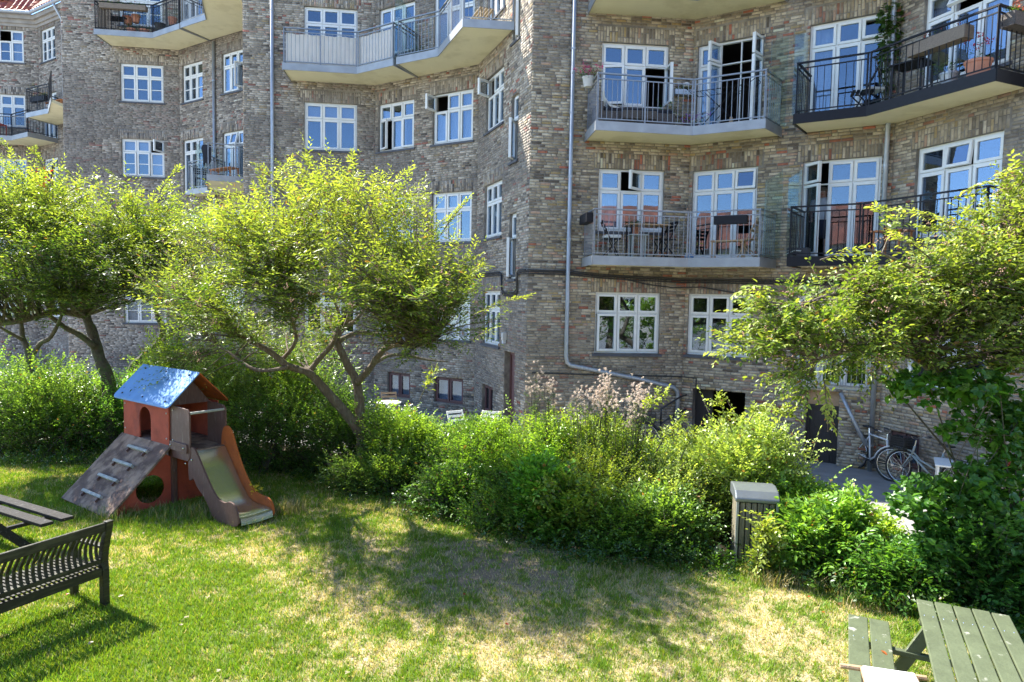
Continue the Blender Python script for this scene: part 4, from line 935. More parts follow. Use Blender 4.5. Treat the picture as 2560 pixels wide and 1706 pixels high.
# left tree
Yl=13.4; base=at(275,1000,Yl)
limbs=[([(base[0],base[1],LAWN-.1)]+pl([(272,960),(250,900),(232,835),(214,785),(205,700),(190,620)],Yl,.4),[.135,.125,.11,.10,.08,.05,.03]),
 (pl([(238,868),(200,838),(161,818),(118,786),(60,760),(0,750)],Yl,-.6),[.07,.06,.05,.04,.03,.02]),
 (pl([(215,790),(143,779),(86,793),(30,805),(-60,812)],Yl-.3,-.8),[.07,.065,.06,.06,.05]),
 (pl([(212,785),(260,740),(310,700),(350,650)],Yl,.4),[.08,.06,.04,.02]),
 (pl([(75,930),(70,880),(57,845),(52,800),(40,740)],Yl-.2,.2),[.07,.06,.05,.04,.02]),
 (pl([(75,900),(100,860),(125,845),(150,800),(160,760)],Yl-.2,-.3),[.05,.045,.04,.03,.015]),
 (pl([(57,850),(20,830),(-30,800)],Yl-.2,-.3),[.04,.03,.02]),
 (pl([(205,700),(150,640),(90,600)],Yl,-.4),[.06,.04,.02])]
blobs=[blob(40,560,12.4,190,110,1.5),blob(230,560,12.6,190,100,1.5),blob(120,670,12.0,260,90,1.8),blob(330,650,12.4,150,95,1.4),blob(-80,620,12.2,160,130,1.5),blob(60,480,12.8,150,60,1.0,.8),blob(420,590,13.0,100,80,1.1),blob(400,740,13.2,120,70,1.1,.8),blob(60,770,12.6,200,42,1.2,1.0),blob(200,745,12.4,240,45,1.5,.8),blob(-40,450,12.8,110,60,.8,.7),blob(180,640,10.9,180,60,.8,.6),blob(270,600,11.3,120,80,1.0,.35)]
ex=[(at(330,490,13.3),at(270,430,13.2),6),(at(400,480,13.4),at(450,425,13.3),7),(at(60,440,13),at(0,355,12.9),7),(at(150,500,13),at(235,445,12.9),7),(at(120,440,13.1),at(80,380,13),6),(at(380,520,13.4),at(440,470,13.4),5),(at(200,470,13.1),at(160,430,13.1),5)]
tree('wide spreading tree at the left with dark crooked branches',limbs,blobs,580,8,13,.092,.028,(.055,.13,.018),(.33,.40,.075),(.35,.80),base,bark='barkd',extra=ex,six=False)
# second left tree
Y2=14.6; base=at(321,990,Y2)
limbs=[([(base[0],base[1],LAWN-.1)]+pl([(325,940),(355,895),(393,861),(407,825),(392,786),(389,739),(400,690)],Y2,.2),[.085,.08,.07,.065,.06,.05,.04,.02]),
 (pl([(393,861),(430,835),(461,811),(500,790)],Y2,-.3),[.045,.04,.03,.015])]
blobs=[blob(400,650,14.5,110,80,1.0),blob(470,720,14.4,90,70,.9),blob(480,570,14.6,80,70,.8),blob(370,730,14.5,90,45,.8,.6)]
tree('slender tree with a bent stem behind the playhouse',limbs,blobs,130,8,12,.090,.030,TC0,(.25,.34,.03),(.35,.7),base,bark='barkd',six=False)
# right tree
Yr=7.4
limbs=[([(6.9,8.0,LAWN-.1),(6.75,7.9,1.3)]+pl([(2700,1150),(2560,1053),(2468,997),(2426,980),(2346,932),(2296,893),(2251,880),(2190,872)],Yr+.2,-.2),[.13,.12,.11,.10,.09,.085,.075,.06,.05,.03]),
 (pl([(2346,932),(2325,895),(2272,868),(2209,868),(2160,872),(2118,878),(2040,900)],Yr,-.3),[.05,.048,.045,.04,.03,.025,.012]),
 (pl([(2296,893),(2307,850),(2321,800),(2346,768),(2400,720)],Yr,.4),[.035,.032,.028,.025,.012]),
 (pl([(2468,997),(2480,900),(2450,800),(2364,732),(2200,728),(2079,738),(1990,770)],Yr+.3,-.5),[.06,.05,.045,.035,.03,.022,.01]),
 (pl([(2560,1053),(2640,900),(2600,760),(2540,640),(2500,560)],Yr+.3,-.2),[.08,.07,.05,.03,.015]),
 (pl([(2364,732),(2260,660),(2160,620)],Yr,-.3),[.03,.02,.01])]
blobs=[blob(2250,760,7.3,230,75,.75),blob(2050,800,7.2,190,70,.7),blob(2430,720,7.3,170,110,.8),blob(2550,600,7.4,120,120,.7),blob(1930,860,7.1,110,40,.45),blob(2150,880,7.4,180,55,.7,.8),blob(2420,860,7.2,170,60,.7,.8),blob(2330,590,7.2,170,28,.4,.7),blob(2540,470,7.4,70,45,.4,.7),blob(2010,930,7.3,50,90,.3,.6),blob(2560,820,7.2,120,120,.7)]
ex=[(at(2420,575,7.2),at(2180,530,7.0),13),(at(1900,880,7.1),at(1780,895,6.9),7),(at(2380,500,7.3),at(2540,440,7.1),9),(at(2440,600,7.1),at(2300,580,7),8),(at(1960,740,7.1),at(1850,735,7.0),6),(at(2050,650,7.1),at(2170,640,7.0),6),(at(2330,650,7.2),at(2230,600,7.0),6),(at(2060,950,7.3),at(2070,1080,7.1),7),(at(1990,930,7.2),at(1940,900,7.1),5)]
tR=tree('broad tree leaning in from the right with oval leaves and brownish flower heads',limbs,blobs,400,8,10,.076,.033,(.085,.165,.022),(.38,.44,.10),(.24,.52),(6.8,7.95),extra=ex,nleafobj=300,youngf=.5)
# flower heads (little brownish berries) scattered in the right and centre tree
def heads(b,blobs,n,colr,r=.009,up=.6):
    p,d=in_blobs(blobs,n,.85); p[:,2]+=.03; K=9; P=np.repeat(p,K,0)+RG.normal(0,.020,(n*K,3)); m_=len(P)
    # octahedra
    O=np.array([(1,0,0),(-1,0,0),(0,1,0),(0,-1,0),(0,0,1),(0,0,-1)])*r; V=(P[:,None]+O[None]).reshape(-1,3)
    f=np.array([(0,2,4),(2,1,4),(1,3,4),(3,0,4),(2,0,5),(1,2,5),(3,1,5),(0,3,5)]); F=(f[None]+6*np.arange(m_)[:,None,None]).reshape(-1,3)
    C=np.array(colr)*(.7+.6*RG.random((m_,1))); mk('flower_heads',V,F,'flower',b,col=np.repeat(C,6,0),kind='stuff')
heads(tR,blobs,420,(.50,.32,.22))
heads(tC,tCb,260,(.42,.25,.17))
# dark creeper hanging lower right
def creeper(label,blobs,n,base,ln=.10,wd=.062,c0=(.045,.14,.02),c1=(.14,.31,.035),nobj=150,name='creeper'):
    b=root(name,label,'climbing plant',base); tip,d=in_blobs(blobs,n,.4)
    # palmate: groups of 5 leaflets
    a=nrm(RG.normal(0,1,(n,3))*[1,1,.35]+[0,-.3,-.1]); nr=nrm(RG.normal(0,.45,(n,3))+[-.2,-.5,.8]); s=np.cross(nr,a); parts=[]
    for an,sc_ in ((0,1),(.75,.85),(-.75,.85),(1.6,.6),(-1.6,.6)):
        aa=a*math.cos(an)+s*math.sin(an); l=ln*sc_*RG.uniform(.8,1.15,n)
        V,F,k=leafmesh(tip,aa,nr+RG.normal(0,.12,(n,3)),l,l/ln*wd); m_=RG.random((n,1))*.6; C=(np.array(c0)*(1-m_)+np.array(c1)*m_)*RG.uniform(.8,1.2,(n,1)); parts.append((V,F,np.repeat(C,k,0)))
    V,F,C=join(parts); mk('foliage',V,F,'leafg',b,col=C)
    g=G()
    for k in range(14):
        i=RG.integers(n); j=RG.integers(n); g.tube([np.array(base),(tip[i]+np.array(base))/2+RG.normal(0,.1,3),tip[i],tip[j]],[.012,.01,.007,.004],5)
    g.build('vine_stem','barkd',b); leafobjs(b,tip,a,nobj,ln,wd,c0,c1,'leafg')
cb=[blob(2300,970,7.1,90,40,.3),blob(2440,960,7.0,110,50,.35),blob(2530,1080,7.0,90,100,.4),blob(2400,1060,7.0,60,50,.3,.6),blob(2470,1230,6.9,120,90,.4),blob(2330,1250,7.1,100,70,.35),blob(2540,1380,6.7,90,100,.4),blob(2400,1360,6.9,110,70,.35)]
creeper('dark green creeper with five part leaves hanging in the lower right',cb,1500,(5.6,7.2,LAWN))
# ivy on the wall between door and window
iv=[f3['B'].T(f3['B'].sx(7.72)-.15,.10,z_) for z_ in (9.3,8.9,8.5,8.1,7.8)]
cb=[(p[0],p[1],p[2],.30,.14,.34) for p in iv[:3]]+[(p[0],p[1],p[2],.14,.08,.3) for p in iv[3:]]
creeper('green ivy climbing the drainpipe above the dark balcony',cb,420,tuple(f3['B'].T(f3['B'].sx(7.72)-.15,.08,7.35)),ln=.075,wd=.055,c0=(.035,.09,.015),c1=(.12,.22,.03),nobj=0,name='ivy')
# red leaves in the left tree
rb=[blob(110,445,12.9,14,28,.15),blob(55,520,12.9,16,14,.15),blob(80,520,12.9,40,8,.15,.5),blob(180,560,12.8,22,10,.2)]
tip,d=in_blobs(rb,90); V,F,k=leafmesh(tip,RG.normal(0,1,(90,3)),RG.normal(0,.5,(90,3))+UP,np.full(90,.09),np.full(90,.035)); mk('red_sprig',V,F,'leaf',None,col=np.repeat(np.array([.42,.035,.02])*RG.uniform(.7,1.2,(90,1)),k,0),label='bunch of bright red autumn leaves in the left tree',cat='leaves')
# trees behind the camera, seen in the lowest panes
for i,(x,y,r,h) in enumerate(((3,-7,2.6,3.8),(8,-5,2.6,4.0),(13,-4,2.6,4.0),(18,-3,2.4,3.8),(-9,-1,2.4,3.6),(-14,2,2.4,3.8),(-2.5,-8,2.6,3.8))):
    shrub(['tall garden bush behind the viewer, first from the middle','tall garden bush behind the viewer, second to the right','tall garden bush behind the viewer, third to the right','tall garden bush behind the viewer, last to the right','tall garden bush behind the viewer at the left','tall garden bush at the left beyond the frame','tall garden bush right behind the viewer'][i],x,y,r,1.5,h,330,per=9,ln=.22,wd=.11,c0=(.06,.13,.018),c1=(.18,.28,.03),L=(.4,.8),group='garden bushes behind the viewer')
for i,(x,y,h,r) in enumerate(((-9,-9,6.5,3.0),(0,-13,7.0,3.4),(9,-10,6,3.0),(16,-4,6.5,2.8))):
    bl=[(x+RG.uniform(-1,1)*r*.5,y+RG.uniform(-1,1)*r*.5,h*RG.uniform(.45,.75),r*.6,r*.6,h*.22) for _ in range(7)]
    tree(['rounded garden tree behind the viewer at the left','rounded garden tree behind the viewer in the middle','rounded garden tree behind the viewer at the right','rounded garden tree far right beyond the frame'][i],[([(x,y,0),(x+.1,y,h*.3),(x,y+.1,h*.6)],[.2,.16,.08])],bl,50,8,9,.30,.13,(.05,.11,.018),(.16,.25,.03),(.5,.9),(x,y),six=False)
# ---------------------------------------------------------------- tall weeds and tufts
def weed(label,p,h,nst,head=(.78,.66,.56),spread=.25,leafc=((.06,.12,.03),(.16,.25,.06))):
    b=root('flowering_weed',label,'plant',tuple(p),group='tall weeds with fluffy pale seed heads'); g=G(); P=[];D=[];T=[]
    for i in range(nst):
        a=RG.uniform(0,6.28); r=RG.uniform(0,spread); bx=p[0]+math.cos(a)*r*.4;by=p[1]+math.sin(a)*r*.4; hh=h*RG.uniform(.8,1.05); t=np.array([p[0]+math.cos(a)*r,p[1]+math.sin(a)*r,p[2]+hh]); q=np.array([bx,by,p[2]])
        g.tube([q,(q+t)/2+RG.normal(0,.03,3),t],[.006,.005,.003],5)
        for k in range(16): s=RG.uniform(.1,.9); P.append(q*(1-s)+t*s); D.append(RG.normal(0,.7,3)+UP*.5)
        for k in range(9): T.append(t+RG.normal(0,1,3)*[.05,.05,.07])
    g.build('stem','leafg' if False else 'barkd',b)
    V,F,C=shoots(np.array(P),np.array(D),np.full(len(P),.10),6,.055,.013,leafc[0],leafc[1],six=False); mk('foliage',V,F,'leaf',b,col=C)
    T=np.array(T); n=len(T); K=26; PP=np.repeat(T,K,0); dd=nrm(RG.normal(0,1,(n*K,3))+UP*.3)
    V,F,k=leafmesh(PP,dd,RG.normal(0,1,(n*K,3)),RG.uniform(.014,.034,n*K),np.full(n*K,.008),False); C=np.array(head)*RG.uniform(.7,1.15,(n*K,1)); mk('seed_heads',V,F,'flower',b,col=np.repeat(C,k,0))
for lb,u,v,Y,n,sp in (('tallest pale seed head weed in front of the brown door corner',1335,930,10.2,6,.10),('second pale weed right of the tallest one',1375,960,10.2,7,.14),('dense pinkish seed heads left of the middle window axis',1470,985,9.8,16,.30),('high tuft of seed heads below the left ground floor window',1525,955,9.8,14,.18),('seed heads at the right end of the weed bed',1590,975,9.7,14,.24),('short weed with seed heads in front of the wall pipe',1560,1010,9.4,8,.2)):
    t=at(u,v,Y); weed(lb,(t[0],t[1],LAWN+.4),t[2]-LAWN-.4,n,spread=sp)
def tuft(label,x,y,n,h,r,col=((.10,.17,.03),(.40,.34,.18)),dry=.3,z=LAWN,cat='grass'):
    a=RG.uniform(0,6.28,n); rr=r*np.sqrt(RG.random(n)); bx=x+np.cos(a)*rr; by=y+np.sin(a)*rr; hh=h*RG.uniform(.4,1,n); b=RG.uniform(0,6.28,n); ln_=RG.uniform(.1,.8,n)
    V=np.zeros((n,5,3)); w_=.0035
    for k,(t,ww) in enumerate(((0,1),(0,-1),(.55,.8),(.55,-.8),(1,0))):
        V[:,k,0]=bx+np.cos(b)*ln_*hh*t*t-np.sin(b)*w_*ww; V[:,k,1]=by+np.sin(b)*ln_*hh*t*t+np.cos(b)*w_*ww; V[:,k,2]=z-.01+hh*t*(1-.25*ln_*t)
    F=np.array([(0,1,3),(0,3,2),(2,3,4)]); F=(F[None]+5*np.arange(n)[:,None,None]).reshape(-1,3)
    m_=(RG.random((n,1))<dry); C=np.where(m_,np.array(col[1]),np.array(col[0]))*RG.uniform(.7,1.3,(n,1))
    mk('grass_tuft',V.reshape(-1,3),F,'grass',None,col=np.repeat(C,5,0),label=label,cat=cat,group='long grass tufts',kind='stuff')
def T(l,u,v,n,h,r,dry=.3): x,y,_=onz(u,v,LAWN); tuft(l,x,y,n,h,r,dry=dry)
T('long grass tuft in front of the playhouse ramp foot',290,1300,260,.26,.30)
T('long grass under the playhouse beside the round hole',440,1290,300,.28,.35)
T('long grass between playhouse post and slide',520,1290,280,.30,.30)
T('long dry grass at the end of the slide',725,1280,300,.30,.22,.6)
T('grass tuft left of the slide end',620,1310,160,.18,.22)
T('grass tuft at the left foot of the ramp',180,1290,160,.18,.25)
T('dry long grass at the foot of the slatted bin',1930,1450,420,.28,.30,.7)
T('dry long grass right of the slatted bin',2050,1470,320,.26,.28,.6)
T('long grass under the bushes left of the picnic bench',2150,1500,420,.32,.32,.35)
T('long grass between the picnic bench and the bushes',2260,1520,360,.34,.28,.4)
T('long grass at the hedge foot under the forked tree',1000,1275,300,.22,.5,.3)
T('long grass at the hedge foot in the shade',860,1225,260,.2,.5,.2)
T('dry grass at the hedge foot in the middle',1560,1440,260,.14,.45,.7)
# ground cover under the hedge front
def cover(pts,n,ln,wd,c0,c1,label,hz=.22):
    P=[]; 
    for _ in range(n):
        k=RG.integers(len(pts)-1); t=RG.random(); p=np.array(pts[k])*(1-t)+np.array(pts[k+1])*t; P.append((p[0]+RG.normal(0,.22),p[1]+RG.normal(0,.16)+.2,LAWN+abs(RG.normal(0,hz*.5))))
    P=np.array(P); V,F,C=shoots(P,RG.normal(0,.6,(n,3))+UP*.8,RG.uniform(.1,.24,n),7,ln,wd,c0,c1,six=False); mk('ground_cover',V,F,'leafg',None,col=C,kind='stuff',label=label,cat='ground cover')
edgep=[tuple(onz(u,v,LAWN)[:2]) for u,v in ((-60,1175),(200,1165),(430,1150),(620,1170),(800,1215),(1000,1270),(1200,1335),(1350,1390),(1500,1420),(1700,1435),(1840,1440))]
cover(edgep,1500,.05,.026,(.03,.08,.014),(.09,.19,.025),'low leafy ground cover along the foot of the hedge')
cover([tuple(onz(u,v,LAWN)[:2]) for u,v in ((1960,1450),(2100,1490),(2250,1530),(2450,1600),(2560,1640))],700,.065,.036,(.04,.10,.016),(.14,.25,.03),'leafy ground cover between bin and picnic table')
mk('hedge_soil',[(-12,11.9,.31),(-4.9,12.4,.31),(-3,11.2,.31),(-.4,9.1,.31),(1.2,8.2,.31),(2.6,8.3,.31),(3.7,7.3,.31),(7,5.6,.31),(7,8.5,.31),(4,9.3,.31),(2.6,9.9,.31),(1,10.5,.31),(-.5,11.5,.31),(-3,13.1,.31),(-5,14.1,.31),(-12,14.9,.31)],[(0,1,14,15),(1,2,13,14),(2,3,12,13),(3,4,11,12),(4,5,10,11),(5,6,9,10),(6,7,8,9)],'earth',None,kind='structure',label='bare earth under the hedge')
# ================================================================ PLAYHOUSE
PC=np.array([-5.08,9.95]); e1=np.array([-.81,.586]); e2=np.array([.586,.81])
PH=root('playhouse','red wooden playhouse with blue roof, climbing ramp and metal slide on the lawn','playhouse',(PC[0],PC[1],LAWN))
def PT(a,c,z): p=PC+e1*a+e2*c; return (p[0],p[1],LAWN+z)   # a: left along front, c: back, z up
WF,DP,PZ,WT=1.42,.66,.90,1.50
def panel(pts,thick,axis,name,m,holes=None,off=0,par=PH,label=None,bev=.012):
    """pts 2d outline (u,z). axis 'F': front plane c=off (outward -c); 'S': side plane a=off (outward -a)"""
    g=G()
    if axis=='F': f0=lambda u,z:PT(u,off,z); f1=lambda u,z:PT(u,off+thick,z)
    else: f0=lambda u,z:PT(off,u,z); f1=lambda u,z:PT(off+thick,u,z)
    if holes is None: g.prism(pts,f0,f1)
    else:
        # outline with hole bridged at bottom: pts already one keyhole polygon -> ring of quads
        n=len(pts); o,h=pts,holes
        V=[f0(*p) for p in o]+[f0(*p) for p in h]+[f1(*p) for p in o]+[f1(*p) for p in h]; F=[]
        for i in range(n):
            j=(i+1)%n; F+= [(i,j,n+j,n+i),(2*n+i,3*n+i,3*n+j,2*n+j),(n+i,n+j,3*n+j,3*n+i),(i,2*n+i,2*n+j,j)]
        g.add(V,F)
    o=g.build(name,m,par,label=label)
    return o
def ringmatch(outer,hole_c,hr,n=32,arch=None):
    """sample outer rect boundary and hole at same angles"""
    O=[];Hh=[]
    for k in range(n):
        a=2*math.pi*(k+.5)/n; dx,dz=math.cos(a),math.sin(a); Hh.append((hole_c[0]+hr[0]*dx,hole_c[1]+hr[1]*dz)); 
        best=1e9
        m_=len(outer)
        for i in range(m_):
            (x1,z1),(x2,z2)=outer[i],outer[(i+1)%m_]; ex,ez=x2-x1,z2-z1; den=dx*ez-dz*ex
            if abs(den)<1e-9: continue
            t=((x1-hole_c[0])*ez-(z1-hole_c[1])*ex)/den; s=((x1-hole_c[0])*dz-(z1-hole_c[1])*dx)/den
            if t>0 and -1e-6<=s<=1+1e-6: best=min(best,t)
        O.append((hole_c[0]+dx*best,hole_c[1]+dz*best))
    return O,Hh
# front upper panel with arched opening: three pieces as one outline
ax0,ax1,az=.54,.90,.52   # opening in a (from right corner)
def archout():
    P=[(0,PZ-.02),(0,WT),(WF,WT),(WF,PZ-.02),(ax1+.03,PZ-.02)]
    P+= [(ax1,PZ+.02)]
    for k in range(9):
        a=math.pi*k/8; P.append(((ax0+ax1)/2+(ax1-ax0)/2*math.cos(a),PZ+.33+(ax1-ax0)/2*math.sin(a)))
    P+= [(ax0,PZ-.02)]
    return P
bevel(panel(archout(),.025,'F','front_panel','red',off=-.025),.004)
# posts
for a,c in ((-.03,-.0),(-.03,DP),(WF-.05,.0),(WF-.05,DP)):
    g=G(); g.add([PT(a+x,c+y,z) for z in (0,WT-.03) for x,y in ((0,0),(.085,0),(.085,.085),(0,.085))],BOXF); bevel(g.build('corner_post','brown',PH),.006)
# platform floor
g=G(); g.add([PT(x,y,z) for z in (PZ-.05,PZ) for x,y in ((-.02,0),(WF,0),(WF,DP+.08),(-.02,DP+.08))],BOXF); g.build('platform','ramp',PH)
# back panel & left panel
panel([(0,.05),(WF,.05),(WF,WT),(0,WT)],.02,'F','back_panel','red',off=DP+.09)
panel([(.08,PZ),(DP,PZ),(DP,WT+.0),(DP*.5+.04,WT+.42),(.08,WT)],.02,'S','side_panel','red',off=WF-.0)
# right lower wall (red) beneath the slide
panel([(.085,.02),(DP,.02),(DP,PZ-.05),(.085,PZ-.05)],.02,'S','side_panel','red',off=-.0)
# gable right (dark red inside)
panel([(.02,WT-.03),(DP+.06,WT-.03),(DP*.5+.04,WT+.40)],.02,'S','gable','brown',off=.16)
for k,(t,x) in enumerate(((.14,.62),(.36,.66),(.58,.70),(.81,.74))):
    pass
# ramp side wall with the round hole: triangle in plane a=.03, going forward (-c)
RL=.90
O,Hh=ringmatch([(-.92,0.0),(.0,0.0),(.0,PZ-.1),(-.10,PZ-.12)],(-.30,.30),(.205,.205),36)
panel(O,.022,'S','side_panel','red',holes=Hh,off=.01)
panel([(-.92,0.0),(.0,0.0),(.0,PZ-.1),(-.10,PZ-.12)],.022,'S','side_panel','red',off=WF-.06)
# ramp board
def RP(a,t,n): # t along ramp from top(0) to bottom(1)
    c=-.02-RL*t; z=PZ-.0-(PZ-.03)*t; return PT(a,c-n*.66,z+n*.75)
g=G(); g.add([RP(x,t,n) for n in (-.02,.012) for x,t in ((-.06,1.0),(WF+.06,1.0),(WF+.06,-.0),(-.06,-.0))],BOXF); bevel(g.build('climbing_ramp','ramp',PH),.005)
for k,(t,x) in enumerate(((.14,.62),(.36,.66),(.58,.70),(.81,.74))):
    g=G(); g.add([RP(x0,tt,n) for n in (.012,.062) for x0,tt in ((x-.30,t+.035),(x+.30,t+.035),(x+.30,t),(x-.30,t))],BOXF); rg_=g.build('climbing_rung','rung',PH); bevel(rg_,.004)
    for x0 in (x-.24,x+.24):
        g=G(); g.add([RP(xx,tt,n) for n in (.012,.05) for xx,tt in ((x0-.012,t+.085),(x0+.012,t+.085),(x0+.012,t+.036),(x0-.012,t+.036))],BOXF); g.build('bracket','brown',rg_)
# roof panels
rc,rz=DP*.5+.04,WT+.46
for s,mm in ((-1,'blue'),(1,'orange')):
    c_e=-.12 if s<0 else DP+.20; z_e=WT-.02
    nx,nz=(z_e-rz),(rc-c_e); ln_=math.hypot(nx,nz); ox,oz=(-abs(nz*0+nx)/ln_*.0, .03)
    g=G(); P=[]; r=.07; x0,x1=-.17,WF+.16
    # rounded lower corners
    out=[(x0,1.0),(x1,1.0)]
    def RR(a,t,n): return PT(a,c_e+(rc-c_e)*t,z_e+(rz-z_e)*t+n)
    poly=[(x1,1.0),(x0,1.0),(x0,.10),(x0+.02,.03),(x0+.07,0),(x1-.07,0),(x1-.02,.03),(x1,.10)]
    g.prism(poly,lambda a,t:RR(a,t,0),lambda a,t:RR(a,t,.028))
    R_=g.build('roof_panel',mm,PH); bevel(R_,.004)
    for a in (.02,WF*.5,WF-.05):
        for t in (.12,.88): G().ball(RR(a,t,.03),.016).build('bolt','plastic',R_)
# slide platform side guards
for c,lab in ((.0,None),(.56,None)):
    g=G(); poly=[(-.06,PZ-.02),(-.06,PZ+.62),(-.50,PZ+.60),(-.545,PZ+.56),(-.56,PZ+.50),(-.56,PZ-.10),(-.5,PZ-.16),(-.06,PZ-.16)]
    g.prism(poly,lambda a,z,c=c:PT(a,c-.012,z),lambda a,z,c=c:PT(a,c+.012,z)); bevel(g.build('guard_board','brown',PH,label='brown guard board'),.004)
g=G(); g.prism([(-.04,PZ-.04),(-.04,PZ+.09),(-.50,PZ+.09),(-.52,PZ+.06),(-.52,PZ-.04)],lambda a,z:PT(a,-.04,z),lambda a,z:PT(a,-.014,z)); hb=g.build('grip_board','brown',PH); bevel(hb,.006)
for a in (-.08,-.45): G().ball(PT(a,-.045,PZ+.03),.014).build('bolt','chrome',hb)
G().tube([PT(-.52,.0,PZ+.54),PT(-.52,.56,PZ+.54)],.020,8).build('grab_bar','rung',PH)
g=G(); g.add([PT(x,y,z) for z in (PZ-.05,PZ) for x,y in ((-.56,.02),(-.02,.02),(-.02,.56),(-.56,.56))],BOXF); g.build('slide_platform','ramp',PH)
# slide bed profile (a,z)
prof=[(-.50,PZ),(-.60,PZ-.03),(-.80,PZ-.27),(-1.03,PZ-.54),(-1.19,PZ-.68),(-1.33,PZ-.735),(-1.55,PZ-.74),(-1.70,PZ-.74),(-1.76,PZ-.77),(-1.78,PZ-.84)]
g=G(); V=[];n=len(prof); nc=7
for a,z in prof:
    for k in range(nc): c=.035+.49*k/(nc-1); V.append(PT(a,c,z+.012*((k-3)/3)**2))
F=[(i*nc+k,i*nc+k+1,(i+1)*nc+k+1,(i+1)*nc+k) for i in range(n-1) for k in range(nc-1)]
m0=len(V); V+= [(x,y,z-.02) for x,y,z in V]; F+= [(f[3]+m0,f[2]+m0,f[1]+m0,f[0]+m0) for f in F]
g.add(V,F); g.build('slide_bed','slide',PH,smooth=True)
# slide side boards
up_=[(-.50,PZ-.45),(-.50,PZ-.02),(-.62,PZ+.10),(-.84,PZ-.14),(-1.08,PZ-.43),(-1.25,PZ-.57),(-1.42,PZ-.60),(-1.56,PZ-.55),(-1.68,PZ-.58),(-1.75,PZ-.70),(-1.77,PZ-.88),(-1.30,PZ-.90),(-1.12,PZ-.86),(-.95,PZ-.62),(-.72,PZ-.50),(-.64,PZ-.38),(-.58,PZ-.42)]
def smo(P,n=3):
    for _ in range(2):
        Q=[]
        for i in range(len(P)): a=P[i];b=P[(i+1)%len(P)]; Q+= [(a[0]*.75+b[0]*.25,a[1]*.75+b[1]*.25),(a[0]*.25+b[0]*.75,a[1]*.25+b[1]*.75)]
        P=Q
    return P
g=G(); g.prism(smo(up_),lambda a,z:PT(a,-.002,z),lambda a,z:PT(a,.026,z)); g.build('slide_side','brown',PH,label='reddish brown near slide side')
up2=[(-.46,PZ-.4),(-.46,PZ+.10),(-.52,PZ+.27),(-.62,PZ+.31),(-.74,PZ+.24),(-.86,PZ-.02),(-1.05,PZ-.33),(-1.25,PZ-.53),(-1.42,PZ-.60),(-1.68,PZ-.60),(-1.77,PZ-.72),(-1.77,PZ-.88),(-1.30,PZ-.90),(-.90,PZ-.62)]
g=G(); g.prism(smo(up2),lambda a,z:PT(a,.534,z),lambda a,z:PT(a,.562,z)); g.build('slide_side','orange',PH,label='orange far slide side with high rounded top')
for a,z in ((-.10,PZ+.55),(-.10,PZ+.1),(-.45,PZ-.2),(-.62,PZ-.12)): G().ball(PT(a,-.014,z),.013).build('bolt','chrome',PH)
for a,z in ((.06,WT-.12),(.06,PZ+.10),(WF-.06,WT-.1),(WF-.06,PZ+.1)): G().ball(PT(a,-.028,z),.013).build('bolt','pot',PH)
# yellow flowers by the slide
fl=root('yellow_flower','small yellow flower cluster on thin stems beside the slide side','plant',tuple(onz(655,1270,LAWN)))
P=np.array([at(u,v,9.6) for u,v in ((628,1212),(636,1218),(645,1214),(632,1228),(652,1222),(640,1226))])
g=G()
for p in P: g.tube([onz(655,1270,LAWN),(np.array(onz(655,1270,LAWN))+p)/2+[.02,0,.05],p],[.004,.003,.002],4)
g.build('stem','barkd',fl)
pp=np.repeat(P,16,0)+RG.normal(0,.012,(96,3)); V,F,k=leafmesh(pp,RG.normal(0,1,(96,3)),RG.normal(0,.5,(96,3))+UP,np.full(96,.022),np.full(96,.018),False); mk('flower_head',V,F,'flower',fl,col=np.tile([.75,.58,.03],(len(V),1)))
# ================================================================ GARDEN BENCH
bp=np.array([-4.09,6.66]); bd=-np.array([.431,.902]); bn=np.array([-.902,.431])  # along (towards camera), seat direction
BE=root('garden_bench','dark slatted wooden garden bench seen from behind at the left edge','bench',(bp[0],bp[1],LAWN))
def BT(s,n,z): p=bp+bd*s+bn*n; return (p[0],p[1],LAWN+z)
BL=1.75
backc=lambda z:(0.075*max(0,(.62-z)/.2) if z<.62 else -.10*(z-.62)/.28)   # n offset of back curve
def curve(z): # negative n = towards viewer
    if z<.42: return 0.0
    if z<.62: return .0+.05*math.sin((z-.42)/.2*math.pi/2)*0
    return 0
def bk(z): return .02 -.0*z + (-.11*((z-.44)/.45)**1.2 if z>.44 else 0)
for s in (0,BL/1.0):
    g=G(); 
    zs=[0,.2,.38,.46,.56,.68,.80,.895]; N=[0,0,0,.01,.0,-.03,-.065,-.085]
    for i in range(len(zs)-1): g.add([BT(s+ds,N[j]+dn,zs[j]) for j in (i,i+1) for ds,dn in ((-.035,-.03),(.035,-.03),(.035,.035),(-.035,.035))],BOXF)
    bevel(g.build('leg','teak',BE),.005)
    g=G(); g.add([BT(s+ds,.50+dn,z) for z in (0,.60) for ds,dn in ((-.03,-.03),(.03,-.03),(.03,.03),(-.03,.03))],BOXF); bevel(g.build('leg','teak',BE),.005)
    g=G(); g.add([BT(s+ds,n,z) for z in (.60,.63) for ds,n in ((-.035,0.0),(.035,0.0),(.035,.56),(-.035,.56))],BOXF); bevel(g.build('armrest','teak',BE),.006)
g=G(); g.add([BT(s,n,z) for z in (.795,.885) for s,n in ((.035,-.095),(BL-.035,-.095),(BL-.035,-.060),(.035,-.060))],BOXF); bevel(g.build('top_rail','teak',BE),.008)
g=G(); g.add([BT(s,n,z) for z in (.455,.505) for s,n in ((.035,-.020),(BL-.035,-.020),(BL-.035,.020),(.035,.020))],BOXF); bevel(g.build('back_rail','teak',BE),.005)
